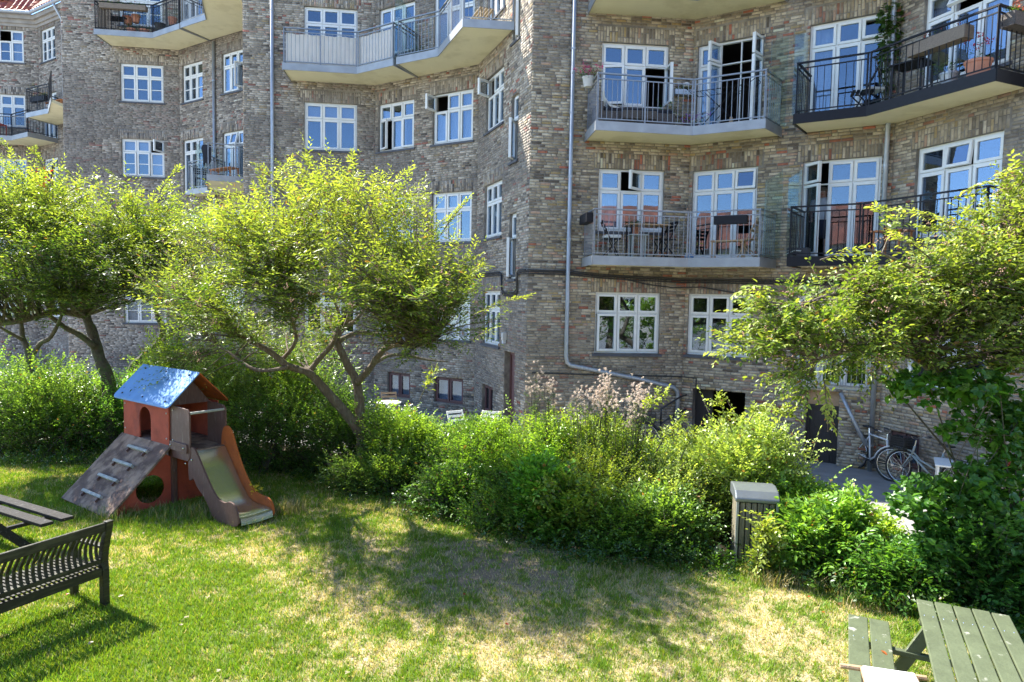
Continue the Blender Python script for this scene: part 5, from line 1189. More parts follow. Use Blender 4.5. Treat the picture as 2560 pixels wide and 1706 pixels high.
for nn_ in (-.02,.48):
    g=G(); g.add([BT(s,n,z) for z in (.32,.415) for s,n in ((.035,nn_),(BL-.035,nn_),(BL-.035,nn_+.035),(.035,nn_+.035))],BOXF); bevel(g.build('seat_rail','teak',BE),.005)
ns=31
for k in range(ns):
    s=.07+(BL-.14)*k/(ns-1); g=G()
    Z=[.505,.58,.66,.73,.795]; N=[0,.018,.012,-.03,-.076]
    for i in range(4): g.add([BT(s+ds,N[j]+dn,Z[j]) for j in (i,i+1) for ds,dn in ((-.014,-.006),(.014,-.006),(.014,.008),(-.014,.008))],BOXF)
    g.build('back_slat','teak',BE)
for k in range(ns+8):
    s=.05+(BL-.10)*k/(ns+7); g=G()
    g.add([BT(s+ds,n,z) for z in (.418,.436) for ds,n in ((-.012,.0),(.012,.0),(.012,.53),(-.012,.53))],BOXF); g.build('seat_slat','teak',BE)
# ================================================================ DARK PICNIC TABLE (left edge)
tp=np.array([-5.35,7.9]); td=-np.array([.88,-.47]); tn=np.array([-.47,-.88])
PT2=root('picnic_table','weathered dark picnic table with bench planks at the left edge','table',(tp[0],tp[1],LAWN))
def TT2(s,n,z): p=tp+td*s+tn*n; return (p[0],p[1],LAWN+z)
def plank(par,T_,s0,s1,n0,n1,z0,z1,m,name='plank',label=None):
    g=G(); g.add([T_(s,n,z) for z in (z0,z1) for s,n in ((s0,n0),(s1,n0),(s1,n1),(s0,n1))],BOXF); o=g.build(name,m,par,label=label); bevel(o,.006); return o
for n0,n1 in ((-.14,.0),(.09,.23)): plank(PT2,TT2,0.0+n0*.0,1.9,n0,n1,.42,.46,'oldwood','seat_plank')
for i in range(5): plank(PT2,TT2,.05,1.85,.66+i*.15,.80+i*.15,.70,.74,'oldwood','table_plank')
for s in (.35,1.5):
    plank(PT2,TT2,s,s+.05,-.15,1.9,.37,.415,'oldwood','cross_beam'); plank(PT2,TT2,s,s+.05,.62,1.42,.655,.70,'oldwood','cross_beam')
    for n0,n1 in ((.1,.72),(1.9,1.3)): G().bar(TT2(s+.02,n0,0),TT2(s+.02,n1,.68),.045,.09).build('leg','oldwood',PT2)
# ================================================================ GREEN PICNIC TABLE
qp=np.array([3.45,5.53]); qd=np.array([-.444,-.896]); qn=np.array([.867,-.498]); qn=np.array([.896,-.444])
PG=root('picnic_table','green painted picnic table with peeling white spots in the lower right corner','table',(qp[0],qp[1],LAWN))
def QT(s,n,z): p=qp+qd*s+qn*n; return (p[0],p[1],LAWN+z)
for i in range(5): plank(PG,QT,0-.012*i%.02,1.8,i*.131,i*.131+.119,.705,.735,'green','table_plank')
for s in (.3,1.45):
    plank(PG,QT,s,s+.05,-.45,1.1,.37,.415,'green','cross_beam'); plank(PG,QT,s,s+.05,.0,.65,.655,.704,'green','cross_beam')
    for n0,n1 in ((-.25,.1),(.9,.55)): G().bar(QT(s+.02,n0,0),QT(s+.02,n1,.68),.045,.09).build('leg','green',PG)
for i in range(2): plank(PG,QT,-.10,1.7,-.50+i*.165,-.35+i*.165,.418,.448,'green','seat_plank')
for i in range(2): plank(PG,QT,-.0,1.7,.80+i*.165,.95+i*.165,.418,.448,'green','seat_plank')
for i in range(5):
    for s_ in (.325,1.475):
        for dn in (.03,.09): G().ball(QT(s_,i*.131+dn,.735),.006,6).build('bolt','chrome',PG)
for i in range(2):
    for s_ in (.325,):
        for dn in (.04,.11): G().ball(QT(s_,-.50+i*.165+dn,.448),.006,6).build('bolt','chrome',PG)
bw=root('fallen_leaf','brown curled leaf lying on the green bench plank','leaf',QT(.50,-.27,.45)); 
V,F,k=leafmesh(np.array([QT(.50,-.27,.455)]),np.array([[.2,-.9,0.]]),np.array([[0,0.2,1.]]),np.array([.07]),np.array([.03])); mk('leaf_blade',V,F,'leaf',bw,col=np.tile([.35,.11,.03],(6,1)))
# white canvas chair in front of the bench
c0=onz(2150,1680,LAWN+.62); WC=root('folding_chair','white canvas folding chair back at the bottom edge beside the green bench','chair',(2.35,4.55,LAWN))
pA=onz(2157,1664,LAWN+.62);pB=onz(2285,1683,LAWN+.62)
pC=onz(2340,1790,LAWN+.50);pD=onz(2190,1790,LAWN+.50)
g=G(); n=9; V=[]
for i in range(n):
    for j in range(n):
        u,v=i/(n-1),j/(n-1); p=(pA*(1-u)+pB*u)*(1-v)+(pD*(1-u)+pC*u)*v; V.append((p[0],p[1],p[2]-.035*math.sin(math.pi*u)*v))
F=[(i*n+j,i*n+j+1,(i+1)*n+j+1,(i+1)*n+j) for i in range(n-1) for j in range(n-1)]
V2=[(x,y,z-.012) for x,y,z in V]; F2=[tuple(k+n*n for k in f[::-1]) for f in F]
g.add(V+V2,F+F2); g.build('canvas','cloth',WC,smooth=True)
ed=nrm(pB-pA); G().tube([pA-ed*.14-[0,-.02,.035],pB+ed*.09-[0,-.02,.035]],.02,8).build('cross_bar','tan',WC)
for p,q in ((pA-ed*.0,pD),(pB,pC)): G().tube([p+[0,0,-.02],q+[0,0,-.02]],.016,8).build('frame_bar','tan',WC)
for p in (pA,pB,pC,pD): G().tube([p+[0,0,-.03],(p[0]+.05,p[1]-.05,LAWN)],.015,8).build('leg','tan',WC)
# ================================================================ SLATTED BIN
bb=onz(1838,1408,LAWN); BN=root('litter_bin','slatted wooden litter bin with sloping grey metal lid in the hedge','bin',(bb[0],bb[1],LAWN))
bx=np.array([.985,-.17]); by=np.array([.17,.985])
def NT(a,c,z): p=bb[:2]+bx*a+by*c; return (p[0],p[1],LAWN+z)
W_,D_,H_=.46,.40,.76
g=G(); g.add([NT(a,c,z) for z in (0.02,H_-.02) for a,c in ((.03,.03),(W_-.03,.03),(W_-.03,D_-.03),(.03,D_-.03))],BOXF); g.build('inner_bin','plastic',BN)
for k in range(6):
    a=.035+k*(W_-.05)/6; g=G(); g.add([NT(x,c,z) for z in (.03,H_) for x,c in ((a,-.0),(a+.054,-.0),(a+.054,.022),(a,.022))],BOXF); bevel(g.build('slat','greyslat',BN),.004)
for k in range(4):
    c=.02+k*(D_-.04)/4; g=G(); g.add([NT(x,y,z) for z in (.03,H_) for x,y in ((-.004,c),(.018,c),(.018,c+.08),(-.004,c+.08))],BOXF); bevel(g.build('slat','greyslat',BN),.004)
for a in (-.012,W_-.012):
    g=G(); g.add([NT(x,y,z) for z in (0,H_+.02) for x,y in ((a,-.012),(a+.028,-.012),(a+.028,.015),(a,.015))],BOXF); g.build('corner_strip','fascia',BN)
g=G(); pr=[(-.03,H_+.01),(-.03,H_+.06),(.06,H_+.135),(D_*.6,H_+.17),(D_+.03,H_+.15),(D_+.03,H_+.01)]
g.prism(pr,lambda c,z:NT(-.03,c,z),lambda c,z:NT(W_+.03,c,z)); bevel(g.build('lid','binlid',BN),.018,3)
g=G(); g.add([NT(x,y,z) for z in (H_-.20,H_-.185) for x,y in ((.28,-.03),(.37,-.03),(.37,-.0),(.28,-.0))],BOXF); g.build('handle','fascia',BN)
rk=onz(1800,1395,LAWN); o=G().ball((rk[0],rk[1],rk[2]+.07),(.10,.05,.10),10).build('stone','tan',None,label='tan coloured stone leaning at the left foot of the slatted bin',cat='stone',smooth=True); 
# ================================================================ BIKES
def bicycle(label,x,y,rz,steer=0,fm='bikewhite',basket=True,z=0,lean=0,group='bicycles parked in the yard'):
    b=root('bicycle',label,'bicycle',(x,y,z),rz,group,local=True); b.rotation_euler=(lean,0,rz)
    R=.345
    def wheel(cx,T):
        ring=lambda r:[T(cx+r*math.cos(a),0,R+r*math.sin(a)) for a in np.linspace(0,2*math.pi,33)]
        W=G().tube(ring(R-.016),.018,6,cap=False).build('wheel','rubber',b,smooth=True)
        G().tube(ring(R-.045),.011,5,cap=False).build('rim','chrome',W,smooth=True)
        g=G()
        for k in range(20): a=2*math.pi*k/20; g.tube([T(cx,.03*(-1)**k,R),T(cx+(R-.05)*math.cos(a),0,R+(R-.05)*math.sin(a))],.0022,3)
        g.build('spokes','chrome',W); G().tube([T(cx,-.05,R),T(cx,.05,R)],.022,8).build('hub','chrome',W)
        mg=G().tube([T(cx+(R+.02)*math.cos(a),0,R+(R+.02)*math.sin(a)) for a in np.linspace(.5,2.9,10)],.016,5).build('mudguard',fm,W,smooth=True)
    I=lambda a,c,e:(a,c,e)
    hx=.45; ca,sa=math.cos(steer),math.sin(steer)
    def S(a,c,e): # steer about head axis at x=hx
        dx=a-hx; return (hx+dx*ca-c*sa,dx*sa+c*ca,e)
    wheel(-.52,I); wheel(.58,S)
    bbk=(-.08,0,.28); sd_=(-.20,0,.80); hd=(.40,0,.80); hd2=(.44,0,.62); rw=(-.52,0,R)
    g=G()
    for p,q,r in ((bbk,sd_,.018),(bbk,hd2,.020),(sd_,hd,.018) if fm=='bikewhite' else (( -.12,0,.45),hd2,.018),(hd,hd2,.022)): g.tube([p,q],r,8)
    for s in (-.05,.05): g.tube([bbk,(rw[0],s,rw[2])],.010,6); g.tube([(sd_[0],0,.76),(rw[0],s,rw[2])],.009,6)
    g.build('frame',fm,b,smooth=True)
    g=G()
    for s in (-.05,.05): g.tube([S(.46,0,.60),S(.47,s,.56),S(.58,s,R)],.012,6)
    g.build('fork',fm,b,smooth=True)
    G().tube([sd_,(-.225,0,.92)],.013,8).build('seat_post','chrome',b)
    g=G(); g.prism([(-.36,-.08),(-.30,-.085),(-.16,-.03),(-.08,-.012),(-.08,.012),(-.16,.03),(-.30,.085),(-.36,.08)],lambda a,c:(a,c,.925),lambda a,c:(a,c*.9,.965)); bevel(g.build('saddle','rubber',b),.015,2)
    G().tube([hd,(.385,0,.92)],.014,8).build('stem','chrome',b)
    G().tube([S(.28,-.28,1.0),S(.38,-.22,.98),S(.42,-.1,.95),S(.42,.1,.95),S(.38,.22,.98),S(.28,.28,1.0)],.012,8).build('handlebar','chrome',b,smooth=True)
    for s in (-.29,.29): G().tube([S(.24,s,1.0),S(.32,s*.93,.995)],.017,8).build('grip','rubber',b)
    if basket:
        g=G()
        c=.66
        for k in range(6):
            zz=.70+k*.045; hw=.15+.006*k; P=[S(c-.13,-hw,zz),S(c+.13,-hw,zz),S(c+.13,hw,zz),S(c-.13,hw,zz)]
            for i in range(4): g.bar(P[i],P[(i+1)%4],.008)
        for i in range(14):
            t=-1+2*i/13
            for a in (c-.13,c+.13): g.bar(S(a,t*.16,.70),S(a,t*.175,.93),.006)
        for i in range(10):
            t=-1+2*i/9
            for s in (-.15,.15): g.bar(S(c+t*.13,s,.70),S(c+t*.13,s*1.15,.93),.006)
        g.bar(S(c-.13,0,.695),S(c+.13,0,.695),.30,.01); g.build('basket','plastic',b)
    g=G(); g.tube([(-.08,-.09,.28),(-.08,.09,.28)],.015,6); g.tube([(-.08,.06,.28),(.0,.07,.14)],.010,6); g.tube([(-.08,-.06,.28),(-.16,-.07,.42)],.010,6)
    g.box(-.04,.04,.06,.14,.13,.15); g.box(-.20,-.12,-.14,-.06,.41,.43)
    g.build('pedals','plastic',b); g=G(); g.lathe([(.085,-.003),(.085,.003)],(0,0,0),16); g.V=[(v[0]-.08,.045+v[2],v[1]+.28) for v in g.V]; g.build('chainwheel','plastic',b)
    g=G(); g.bar((-.34,0,.74),(-.68,0,.74),.10,.012); g.bar((-.6,.05,.74),(-.52,.05,.36),.008); g.bar((-.6,-.05,.74),(-.52,-.05,.36),.008); g.build('rack','plastic',b)
    return b
bicycle('white bicycle with black basket parked by the dark cellar door',7.48,13.75,rad(-86),rad(38),'bikewhite',lean=rad(-4))
bicycle('grey green bicycle right of the white one, turned away',7.86,12.42,rad(109),rad(12),'bikegrey',lean=rad(5))
bicycle('dark bicycle left of the cellar passage behind the weeds',2.55,15.3,rad(12),rad(-30),'bikeblack')
bicycle('light blue grey bicycle half hidden by the middle bushes',1.7,14.4,rad(-60),rad(30),'bikegrey')
for i,(u,Y) in enumerate(((60,20),(130,19.4),(165,17.0),(215,17.2),(270,16.9),(330,16.6),(420,16.9))):
    bicycle(['black bicycle at the far left behind the hedge','black bicycle heaped under the wall left of the trunk','dark bicycle just left of the leaning trunk','dark bicycle behind the leaning trunk','dark bicycle left of the blue playhouse roof','dark bicycle above the blue playhouse roof','dark bicycle right of the bent thin stem'][i],sx(u,Y),Y,rad(RG.uniform(-40,40)+(180 if i%2 else 0)),rad(RG.uniform(-30,30)),'bikeblack',basket=i%2==0)
# covered heap on the bikes (black tarp)
h=at(150,880,18.4); g=G()
n=12; V=[]
for i in range(n):
    for j in range(n):
        u,v=i/(n-1)*2-1,j/(n-1)*2-1; V.append((h[0]+u*.75,h[1]+v*.4,.98+.22*(1-u*u)*(1-v*v)+.05*math.sin(i*1.9+j*2.3)-(.35 if abs(u)>.9 or abs(v)>.9 else 0)))
g.add(V,[(i*n+j,i*n+j+1,(i+1)*n+j+1,(i+1)*n+j) for i in range(n-1) for j in range(n-1)])
g.build('tarpaulin','plastic',None,label='shiny black tarpaulin over bicycles by the far wall',cat='tarpaulin',smooth=True)
# ================================================================ YARD FURNITURE
def slatchair(label,x,y,rz,z=0,m='tan',h=.86,white=False,group=None):
    b=root('folding_chair',label,'chair',(x,y,z),rz,group,local=True)
    for s in (-.2,.2):
        G().bar((s,-.20,0),(s,.22,h),.03,.02).build('leg',m,b); G().bar((s,.22,0),(s,-.20,.46),.03,.02).build('leg',m,b)
    for k in range(5): g=G(); g.box(-.2,.2,-.22+k*.085,-.155+k*.085,.445,.46); g.build('seat_slat',m,b)
    for k in range(3): zz=.62+k*.09; n_=-.20+.42*zz/h; g=G(); g.box(-.2,.2,n_-.01,n_+.008,zz,zz+.055); g.build('back_slat',m,b)
    return b
def tablesm(label,x,y,rz,z=0,w=.7,d=.5,h=.72,m='tan',legm=None,slats=0,group=None,name='table'):
    b=root(name,label,'table',(x,y,z),rz,group,local=True); legm=legm or m
    if slats:
        for k in range(slats): g=G(); g.box(-w/2,w/2,-d/2+k*d/slats,-d/2+(k+.8)*d/slats,h-.025,h); g.build('table_slat',m,b)
    else: g=G(); g.box(-w/2,w/2,-d/2,d/2,h-.03,h); bevel(g.build('table_top',m,b),.006)
    for sx_ in (-1,1):
        for sy_ in (-1,1): G().bar((sx_*(w/2-.05),sy_*(d/2-.05),0),(sx_*(w/2-.05),sy_*(d/2-.05),h-.03),.03).build('leg',legm,b)
    return b
p=at(975,945,18.2); slatchair('light wooden folding chair by the cellar window of the middle house',p[0],18.2,rad(20),0,'tan')
p=at(985,990,17.6); 
b=root('garden_table','round white garden table beside the wooden folding chair','table',(p[0]-.1,17.4,0),local=True)
G().lathe([(.30,.70),(.32,.72),(.32,.735)],(0,0,0),20).build('table_top','white',b); G().tube([(0,0,0),(0,0,.7)],.03,8).build('pedestal','white',b); G().lathe([(.24,0),(.05,.04)],(0,0,0),14).build('base','white',b)
p=onz(2420,1215,.0); tablesm('long white table behind the creeper at the right edge',8.3,11.6,rad(-30),0,1.5,.7,.72,'white')
o=G().box(8.25,8.65,11.25,11.45,.73,.86).build('crate','redp',None,label='small red box on the long white table',cat='box'); bevel(o,.01)
slatchair('white folding chair at the long white table',8.9,10.9,rad(70),0,'white')
for u,lab in ((1160,'white plastic chair near the small cellar window'),(1230,'second white plastic chair beside the brown cellar door')): slatchair(lab,sx(u,15.6),15.4,rad(35 if u<1200 else -20),0,'white')
# manhole plate, stair rails
g=G(); g.box(7.55,8.05,12.05,12.45,.0,.006); g.build('manhole_cover','doorbrown',None,label='rusty brown iron plate in the paving before the bicycles',cat='manhole cover')
fb=f3['B']; s=fb.sx(4.30)
for i,(zt,) in enumerate(((1.25,),(.9,))):
    pts=[fb.T(s-.03,.10,zt),fb.T(s-.03,.55,zt),fb.T(s-.32,1.0,zt-.25),fb.T(s-.32,1.0,zt-.6)]; G().tube(pts,.022,8).build('handrail','cable',None,label=['upper dark pipe handrail at the cellar passage','lower dark pipe handrail at the cellar passage'][i],cat='handrail',smooth=True)
s=fb.sx(7.1); G().tube([fb.T(s+.0,.06,1.60),fb.T(s+.28,.12,1.05),fb.T(s+.55,.2,.55)],.04,8).build('chute_pipe','zinc',None,label='slanting grey pipe beside the dark cellar door',cat='pipe',smooth=True)
# ================================================================ BALCONY THINGS
def flowers(b,p,r,n,colr,z=0,green=((.04,.1,.02),(.12,.2,.03)),leafn=60,up=.12):
    c=np.array(p,float); P=c+RG.normal(0,1,(leafn,3))*[r,r,r*.4]; V,F,C=shoots(P,RG.normal(0,.6,(leafn,3))+UP*.5,np.full(leafn,up),5,.045,.02,green[0],green[1],six=False); mk('foliage',V,F,'leaf',b,col=C)
    if n:
        P=c+RG.normal(0,1,(n,3))*[r,r,r*.3]+[0,0,up*.9]; P=np.repeat(P,9,0)+RG.normal(0,.016,(n*9,3)); V,F,k=leafmesh(P,RG.normal(0,1,(len(P),3)),RG.normal(0,.6,(len(P),3))+UP,np.full(len(P),.03),np.full(len(P),.026),False); mk('blossoms',V,F,'flower',b,col=np.repeat(np.array(colr)*RG.uniform(.6,1.2,(len(P),1)),k,0))
def potplant(label,p,r=.12,h=.22,m='terra',nfl=0,colr=(.6,.05,.2),spread=None,name='potted_plant',up=.14,leafn=60,green=((.04,.1,.02),(.12,.2,.03))):
    b=root(name,label,'potted plant',tuple(p)); G().lathe([(r*.7,0),(r,h*.85),(r*1.08,h*.86),(r*1.08,h),(r*.95,h),(r*.9,h-.03)],p,14).build('pot',m,b)
    flowers(b,(p[0],p[1],p[2]+h+.04),spread or r*.8,nfl,colr,up=up,leafn=leafn,green=green); return b
def windowbox(label,p,q,m='planter',h=.20,d=.18,nfl=12,colr=(.5,.1,.2),plants=True,leafn=60):
    p=Vector(p);q=Vector(q); b=root('planter_box',label,'planter',tuple(p)); dd=(q-p).normalized(); nn=Vector((dd.y,-dd.x,0)); g=G()
    g.bar(p+Vector((0,0,.01)),q+Vector((0,0,.01)),d,.02); g.bar(p+nn*d/2+Vector((0,0,h/2)),q+nn*d/2+Vector((0,0,h/2)),.018,h); g.bar(p-nn*d/2+Vector((0,0,h/2)),q-nn*d/2+Vector((0,0,h/2)),.018,h)
    g.bar(p-nn*d/2+Vector((0,0,h/2)),p+nn*d/2+Vector((0,0,h/2)),.018,h); g.bar(q-nn*d/2+Vector((0,0,h/2)),q+nn*d/2+Vector((0,0,h/2)),.018,h); g.build('box',m,b)
    G().bar(p+Vector((0,0,h-.03)),q+Vector((0,0,h-.03)),d-.03,.01).build('soil','earth',b)
    if plants:
        n=leafn; t=RG.random(n); P=np.array(p)*(1-t[:,None])+np.array(q)*t[:,None]+[0,0,h]; V,F,C=shoots(P,RG.normal(0,.6,(n,3))+UP*.7,np.full(n,.14),5,.045,.02,(.04,.1,.02),(.12,.2,.03),six=False); mk('foliage',V,F,'leaf',b,col=C)
        if nfl:
            t=RG.random(nfl); P=np.array(p)*(1-t[:,None])+np.array(q)*t[:,None]+[0,0,h+.12]+RG.normal(0,.03,(nfl,3)); P=np.repeat(P,8,0)+RG.normal(0,.016,(nfl*8,3)); V,F,k=leafmesh(P,RG.normal(0,1,(len(P),3)),RG.normal(0,.6,(len(P),3))+UP,np.full(len(P),.03),np.full(len(P),.026),False); mk('blossoms',V,F,'flower',b,col=np.repeat(np.array(colr)*RG.uniform(.6,1.2,(len(P),1)),k,0))
    return b
F1,F2,F3_,F4=[SLAB[i]+.165 for i in (1,2,3,4)]
fa=f3['A']; fb=f3['B']; fc=f3['C']
# steel balcony, second floor
q=fa.T(fa.sx(1.62),.40,F2+1.05); b=potplant('pink geranium in a pale pot hung left of the upper steel balcony',(1.60,15.45,F2+.92),.13,.22,'pot',22,(.70,.03,.22),.13,leafn=90)
b=root('rattan_sofa','dark rattan corner sofa with pale cushion on the upper steel balcony','sofa',(2.2,15.5,F2))
def FB(g,f,s0,s1,n0,n1,z0,z1): return g.add([f.T(s,n,z) for z in (z0,z1) for s,n in ((s0,n0),(s1,n0),(s1,n1),(s0,n1))][0:4]+[f.T(s,n,z) for s,n in ((s0,n0),(s1,n0),(s1,n1),(s0,n1)) for z in (z1,)],BOXF)
s0=fa.sx(1.75)
for nm,(a,c,n0,n1,z0,z1,mm) in dict(seat_base=(s0,s0+1.75,.25,.8,0,.36,'wicker'),arm=(s0,s0+.10,.1,.82,0,.56,'wicker'),backrest=(s0+.10,s0+1.75,.08,.25,.0,.62,'wicker'),seat_cushion=(s0+.12,s0+1.7,.27,.78,.36,.44,'darkcloth')).items(): bevel(FB(G(),fa,a,c,n0,n1,F2+z0,F2+z1).build(nm,mm,b),.02)
bevel(FB(G(),fa,s0+.5,s0+1.25,.80,1.0,F2+.16,F2+.34).build('side_table','wicker',b),.01)
g=G(); pts=[fa.T(s0+.12,.62,F2+.86),fa.T(s0+.16,.60,F2+.66),fa.T(s0+.28,.58,F2+.52),fa.T(s0+.50,.56,F2+.46),fa.T(s0+.62,.56,F2+.46)]
V=[];F=[]
for p_ in pts: V+= [(p_[0],p_[1]-.16,p_[2]),(p_[0]+.02,p_[1]+.22,p_[2]),(p_[0]+.01,p_[1]+.22,p_[2]-.05),(p_[0]-.01,p_[1]-.16,p_[2]-.05)]
for i in range(4):
    for k in range(4): a=i*4+k;c=i*4+(k+1)%4; F.append((a,c,c+4,a+4))
F+= [(3,2,1,0),(16,17,18,19)]; g.add(V,F); bevel(g.build('cushion','cushion',b),.015)
potplant('tall green fern in a dark planter beside the rattan sofa',fa.T(fa.sx(3.42),.42,F2),.15,.35,'plastic',0,spread=.12,up=.42,leafn=70,green=((.03,.14,.03),(.07,.28,.05)))
potplant('purple petunias in a low dark pot at the bend of the upper steel balcony',fa.T(fa.sx(3.90),.65,F2),.16,.16,'plastic',22,(.36,.04,.55),.15)
windowbox('wall shelf with mixed flowers between the upper window and door',fa.T(fa.sx(3.68),.12,F2+.98),fa.T(fa.L-.02,.12,F2+.98),'zinc',.12,.14,16,(.45,.30,.33),leafn=50)
b=root('lantern','white paper lantern ball above the wall shelf of the upper steel balcony','lantern',fa.T(fa.L-.2,.13,F2+1.22)); G().ball(fa.T(fa.L-.2,.13,F2+1.22),(.09,.09,.06),12).build('shade','cushion',b,smooth=True)
def rack(label,f,s0,s1,n,z):
    b=root('drying_rack',label,'clothes rack',f.T(s0,n,z)); T_=f.T
    for dn in (0,.42):
        G().tube([T_(s0+.1,n+dn,z),T_(s1-.25,n+dn,z+.86)],.010,6).build('leg','black',b); G().tube([T_(s1-.1,n+dn,z),T_(s0+.25,n+dn,z+.86)],.010,6).build('leg','black',b)
        G().tube([T_(s0,n+dn,z+.90),T_(s1,n+dn,z+.90)],.009,6).build('side_bar','black',b)
    for k in range(9): s=s0+(s1-s0)*k/8; G().tube([T_(s,n,z+.90),T_(s,n+.42,z+.90)],.005,5).build('bar','black',b)
    for s,d in ((s0,-.12),(s1,.12)): G().tube([T_(s,n,z+.90),T_(s+d*1.6,n,z+1.02),T_(s+d*1.6,n+.42,z+1.02),T_(s,n+.42,z+.90)],.008,6).build('wing','black',b)
rack('black folding drying rack before the open door of the upper steel balcony',fb,fb.sx(4.35),fb.sx(5.35),.22,F2)
b=root('bowl','white bowl with brown and white figure at the open door','bowl',fb.T(fb.sx(5.1),.72,F2)); G().lathe([(.06,0),(.11,.04),(.12,.06),(.10,.055)],fb.T(fb.sx(5.1),.72,F2),14).build('dish','cushion',b); G().lathe([(.045,.05),(.05,.10),(.035,.15),(.04,.19),(.02,.22)],fb.T(fb.sx(5.1),.72,F2),10).build('figure','tan',b)
# steel balcony, first floor
windowbox('long black planter box hung outside the left end of the lower steel balcony',(1.60,15.75,F1+.78),(1.68,15.0,F1+.78),'black',.20,.16,0,plants=False)
windowbox('black planter box hung on the front rail before the door of the lower steel balcony',(4.42,14.98,F1+.76),(5.02,14.65,F1+.76),'black',.18,.15,0,plants=False)
tablesm('wooden topped balcony table on black legs',*fa.T(fa.sx(3.0),.55,0)[:2],fa.ang,F1,.95,.5,.80,'tan','black')
G_c='folding chairs on the lower steel balcony'
slatchair('black folding chair with white seat pad left of the balcony table',*fa.T(fa.sx(2.15),.55,0)[:2],fa.ang+rad(80),F1,'black',.85,group=G_c)
bevel(FB(G(),fa,fa.sx(2.0),fa.sx(2.36),.38,.74,F1+.46,F1+.54).build('seat_pad','cushion',None,label='white seat pad lying on the left folding chair',cat='cushion'),.02)
slatchair('black folding chair right of the balcony table',*fa.T(fa.sx(3.35),.75,0)[:2],fa.ang-rad(80),F1,'black',.85,group=G_c)
b=tablesm('small pale blue stool table under the balcony table',*fa.T(fa.sx(2.72),.75,0)[:2],fa.ang,F1,.40,.32,.55,'bikegrey')
potplant('orange pot plant against the wall on the lower steel balcony',fa.T(fa.sx(2.85),.15,F1+.62),.11,.18,'terra',0)
potplant('low red pot near the bend of the lower steel balcony',fa.T(fa.sx(4.0),.4,F1),.13,.14,'terra',0,leafn=20)
b=root('bucket','small white and blue bucket at the bend of the lower steel balcony','bucket',fa.T(fa.sx(3.9),.85,F1)); G().lathe([(.08,0),(.10,.16),(.105,.16),(.09,.15)],fa.T(fa.sx(3.9),.85,F1),14).build('body','cushion',b); G().lathe([(.102,.05),(.106,.12)],fa.T(fa.sx(3.9),.85,F1),14).build('stripe','blue',b)
b=tablesm('low wooden slatted side table right on the lower steel balcony',*fb.T(fb.sx(5.15),.75,0)[:2],fb.ang,F1,.75,.35,.42,'tan',slats=5)
slatchair('brown wooden chair at the right end of the lower steel balcony',*fb.T(fb.sx(5.45),.45,0)[:2],fb.ang-rad(90),F1,'tan',.9)
# dark balcony second floor
b=windowbox('weathered wooden planter box hung inside the upper black railing',(7.28,12.75,F2+.72),(7.66,11.75,F2+.72),'planter',.22,.22,4,(.6,.1,.1),leafn=14)
b=windowbox('dark wicker planter trailing dry flowers at the right corner of the upper black railing',(7.95,11.25,F2+.72),(8.5,11.48,F2+.72),'wicker',.22,.22,14,(.5,.12,.06),leafn=50)
tablesm('black slatted folding table on the upper black balcony',*fc.T(.85,.6,0)[:2],rad(-55),F2,.62,.55,.70,'black',slats=7)
b=slatchair('black folding chair with grey pad on the upper black balcony',*fb.T(fb.sx(7.25),.42,0)[:2],rad(-110),F2,'black',.84)
bevel(G().box(7.0,7.36,13.75,14.08,F2+.46,F2+.52).build('seat_pad','cushion',None,label='grey seat pad on the chair behind the upper black railing',cat='cushion'),.02)
potplant('large terracotta pot with red leaved plant at the corner of the upper black balcony',(7.85,11.75,F2),.20,.34,'terra',14,(.6,.04,.06),.16,up=.35,leafn=26)
potplant('grey pot with small herb beside the terracotta pot',(7.62,12.15,F2),.15,.26,'zinc',0,up=.2)
# dark balcony first floor
b=root('crate','black plastic crate with white handle on the lower black balcony','crate',fb.T(fb.sx(6.25),.5,F1)); s=fb.sx(6.25); bevel(FB(G(),fb,s-.1,s+.32,.3,.62,F1,F1+.24).build('body','plastic',b),.01); G().tube([fb.T(s-.12,.64,F1+.1),fb.T(s+.05,.64,F1+.18),fb.T(s+.18,.64,F1+.17)],.012,6).build('handle','cushion',b)
tablesm('small brown wooden table behind the lower black railing',*fc.T(.7,.7,0)[:2],rad(-60),F1,.6,.5,.5,'lime',slats=5)
b=root('bicycle','folded dark bicycle frame leaning behind the lower black railing','bicycle',fc.T(.2,.5,F1)); G().tube([fc.T(.2+.2*math.cos(a),.55,F1+.35+.2*math.sin(a)) for a in np.linspace(0,6.283,24)],.012,6,cap=False).build('wheel','rubber',b)
# balconies building 2
fA2,fB2,fC2=f2['A'],f2['B'],f2['C']
tablesm('dark slatted wooden bench table on the deep balcony of the middle house',*fC2.T(1.9,.55,0)[:2],fC2.ang,F3_,.9,.4,.45,'planter',slats=5)
potplant('leafy green plant behind the glass divider of the middle house',fB2.T(fB2.sx(-2.75),.35,F3_),.16,.3,'zinc',0,up=.4,leafn=60)
# building 1 balconies
fA1,fB1=f1['A'],f1['B']
for i,(s,n,r,up_,m,gl) in enumerate(((.5,.5,.18,.5,'terra','leafy palm like plant in the left corner of the black top balcony'),(1.1,.7,.15,.35,'terra','green bush in a clay pot on the black top balcony'),(2.6,.8,.2,.7,'plastic','tall dark leaved plant in the middle of the black top balcony'),(3.3,.7,.16,.5,'terra','spiky green plant near the bend of the black top balcony'))):
    potplant(gl,fA1.T(fA1.sx(-15.3)+s*.6,n,F4+.55 if i!=2 else F4+.25),r,.28,m,0,spread=r*1.3,up=up_,leafn=90)
windowbox('long planter full of greenery on the black top railing',(-15.5,25.7,F4+.80),(-13.9,25.9,F4+.80),'planter',.18,.2,8,(.5,.25,.2),leafn=180)
g=G(); 
b=root('reed_screen','brown bamboo screen at the left end of the black top balcony','privacy screen',(-15.6,25.75,F4))
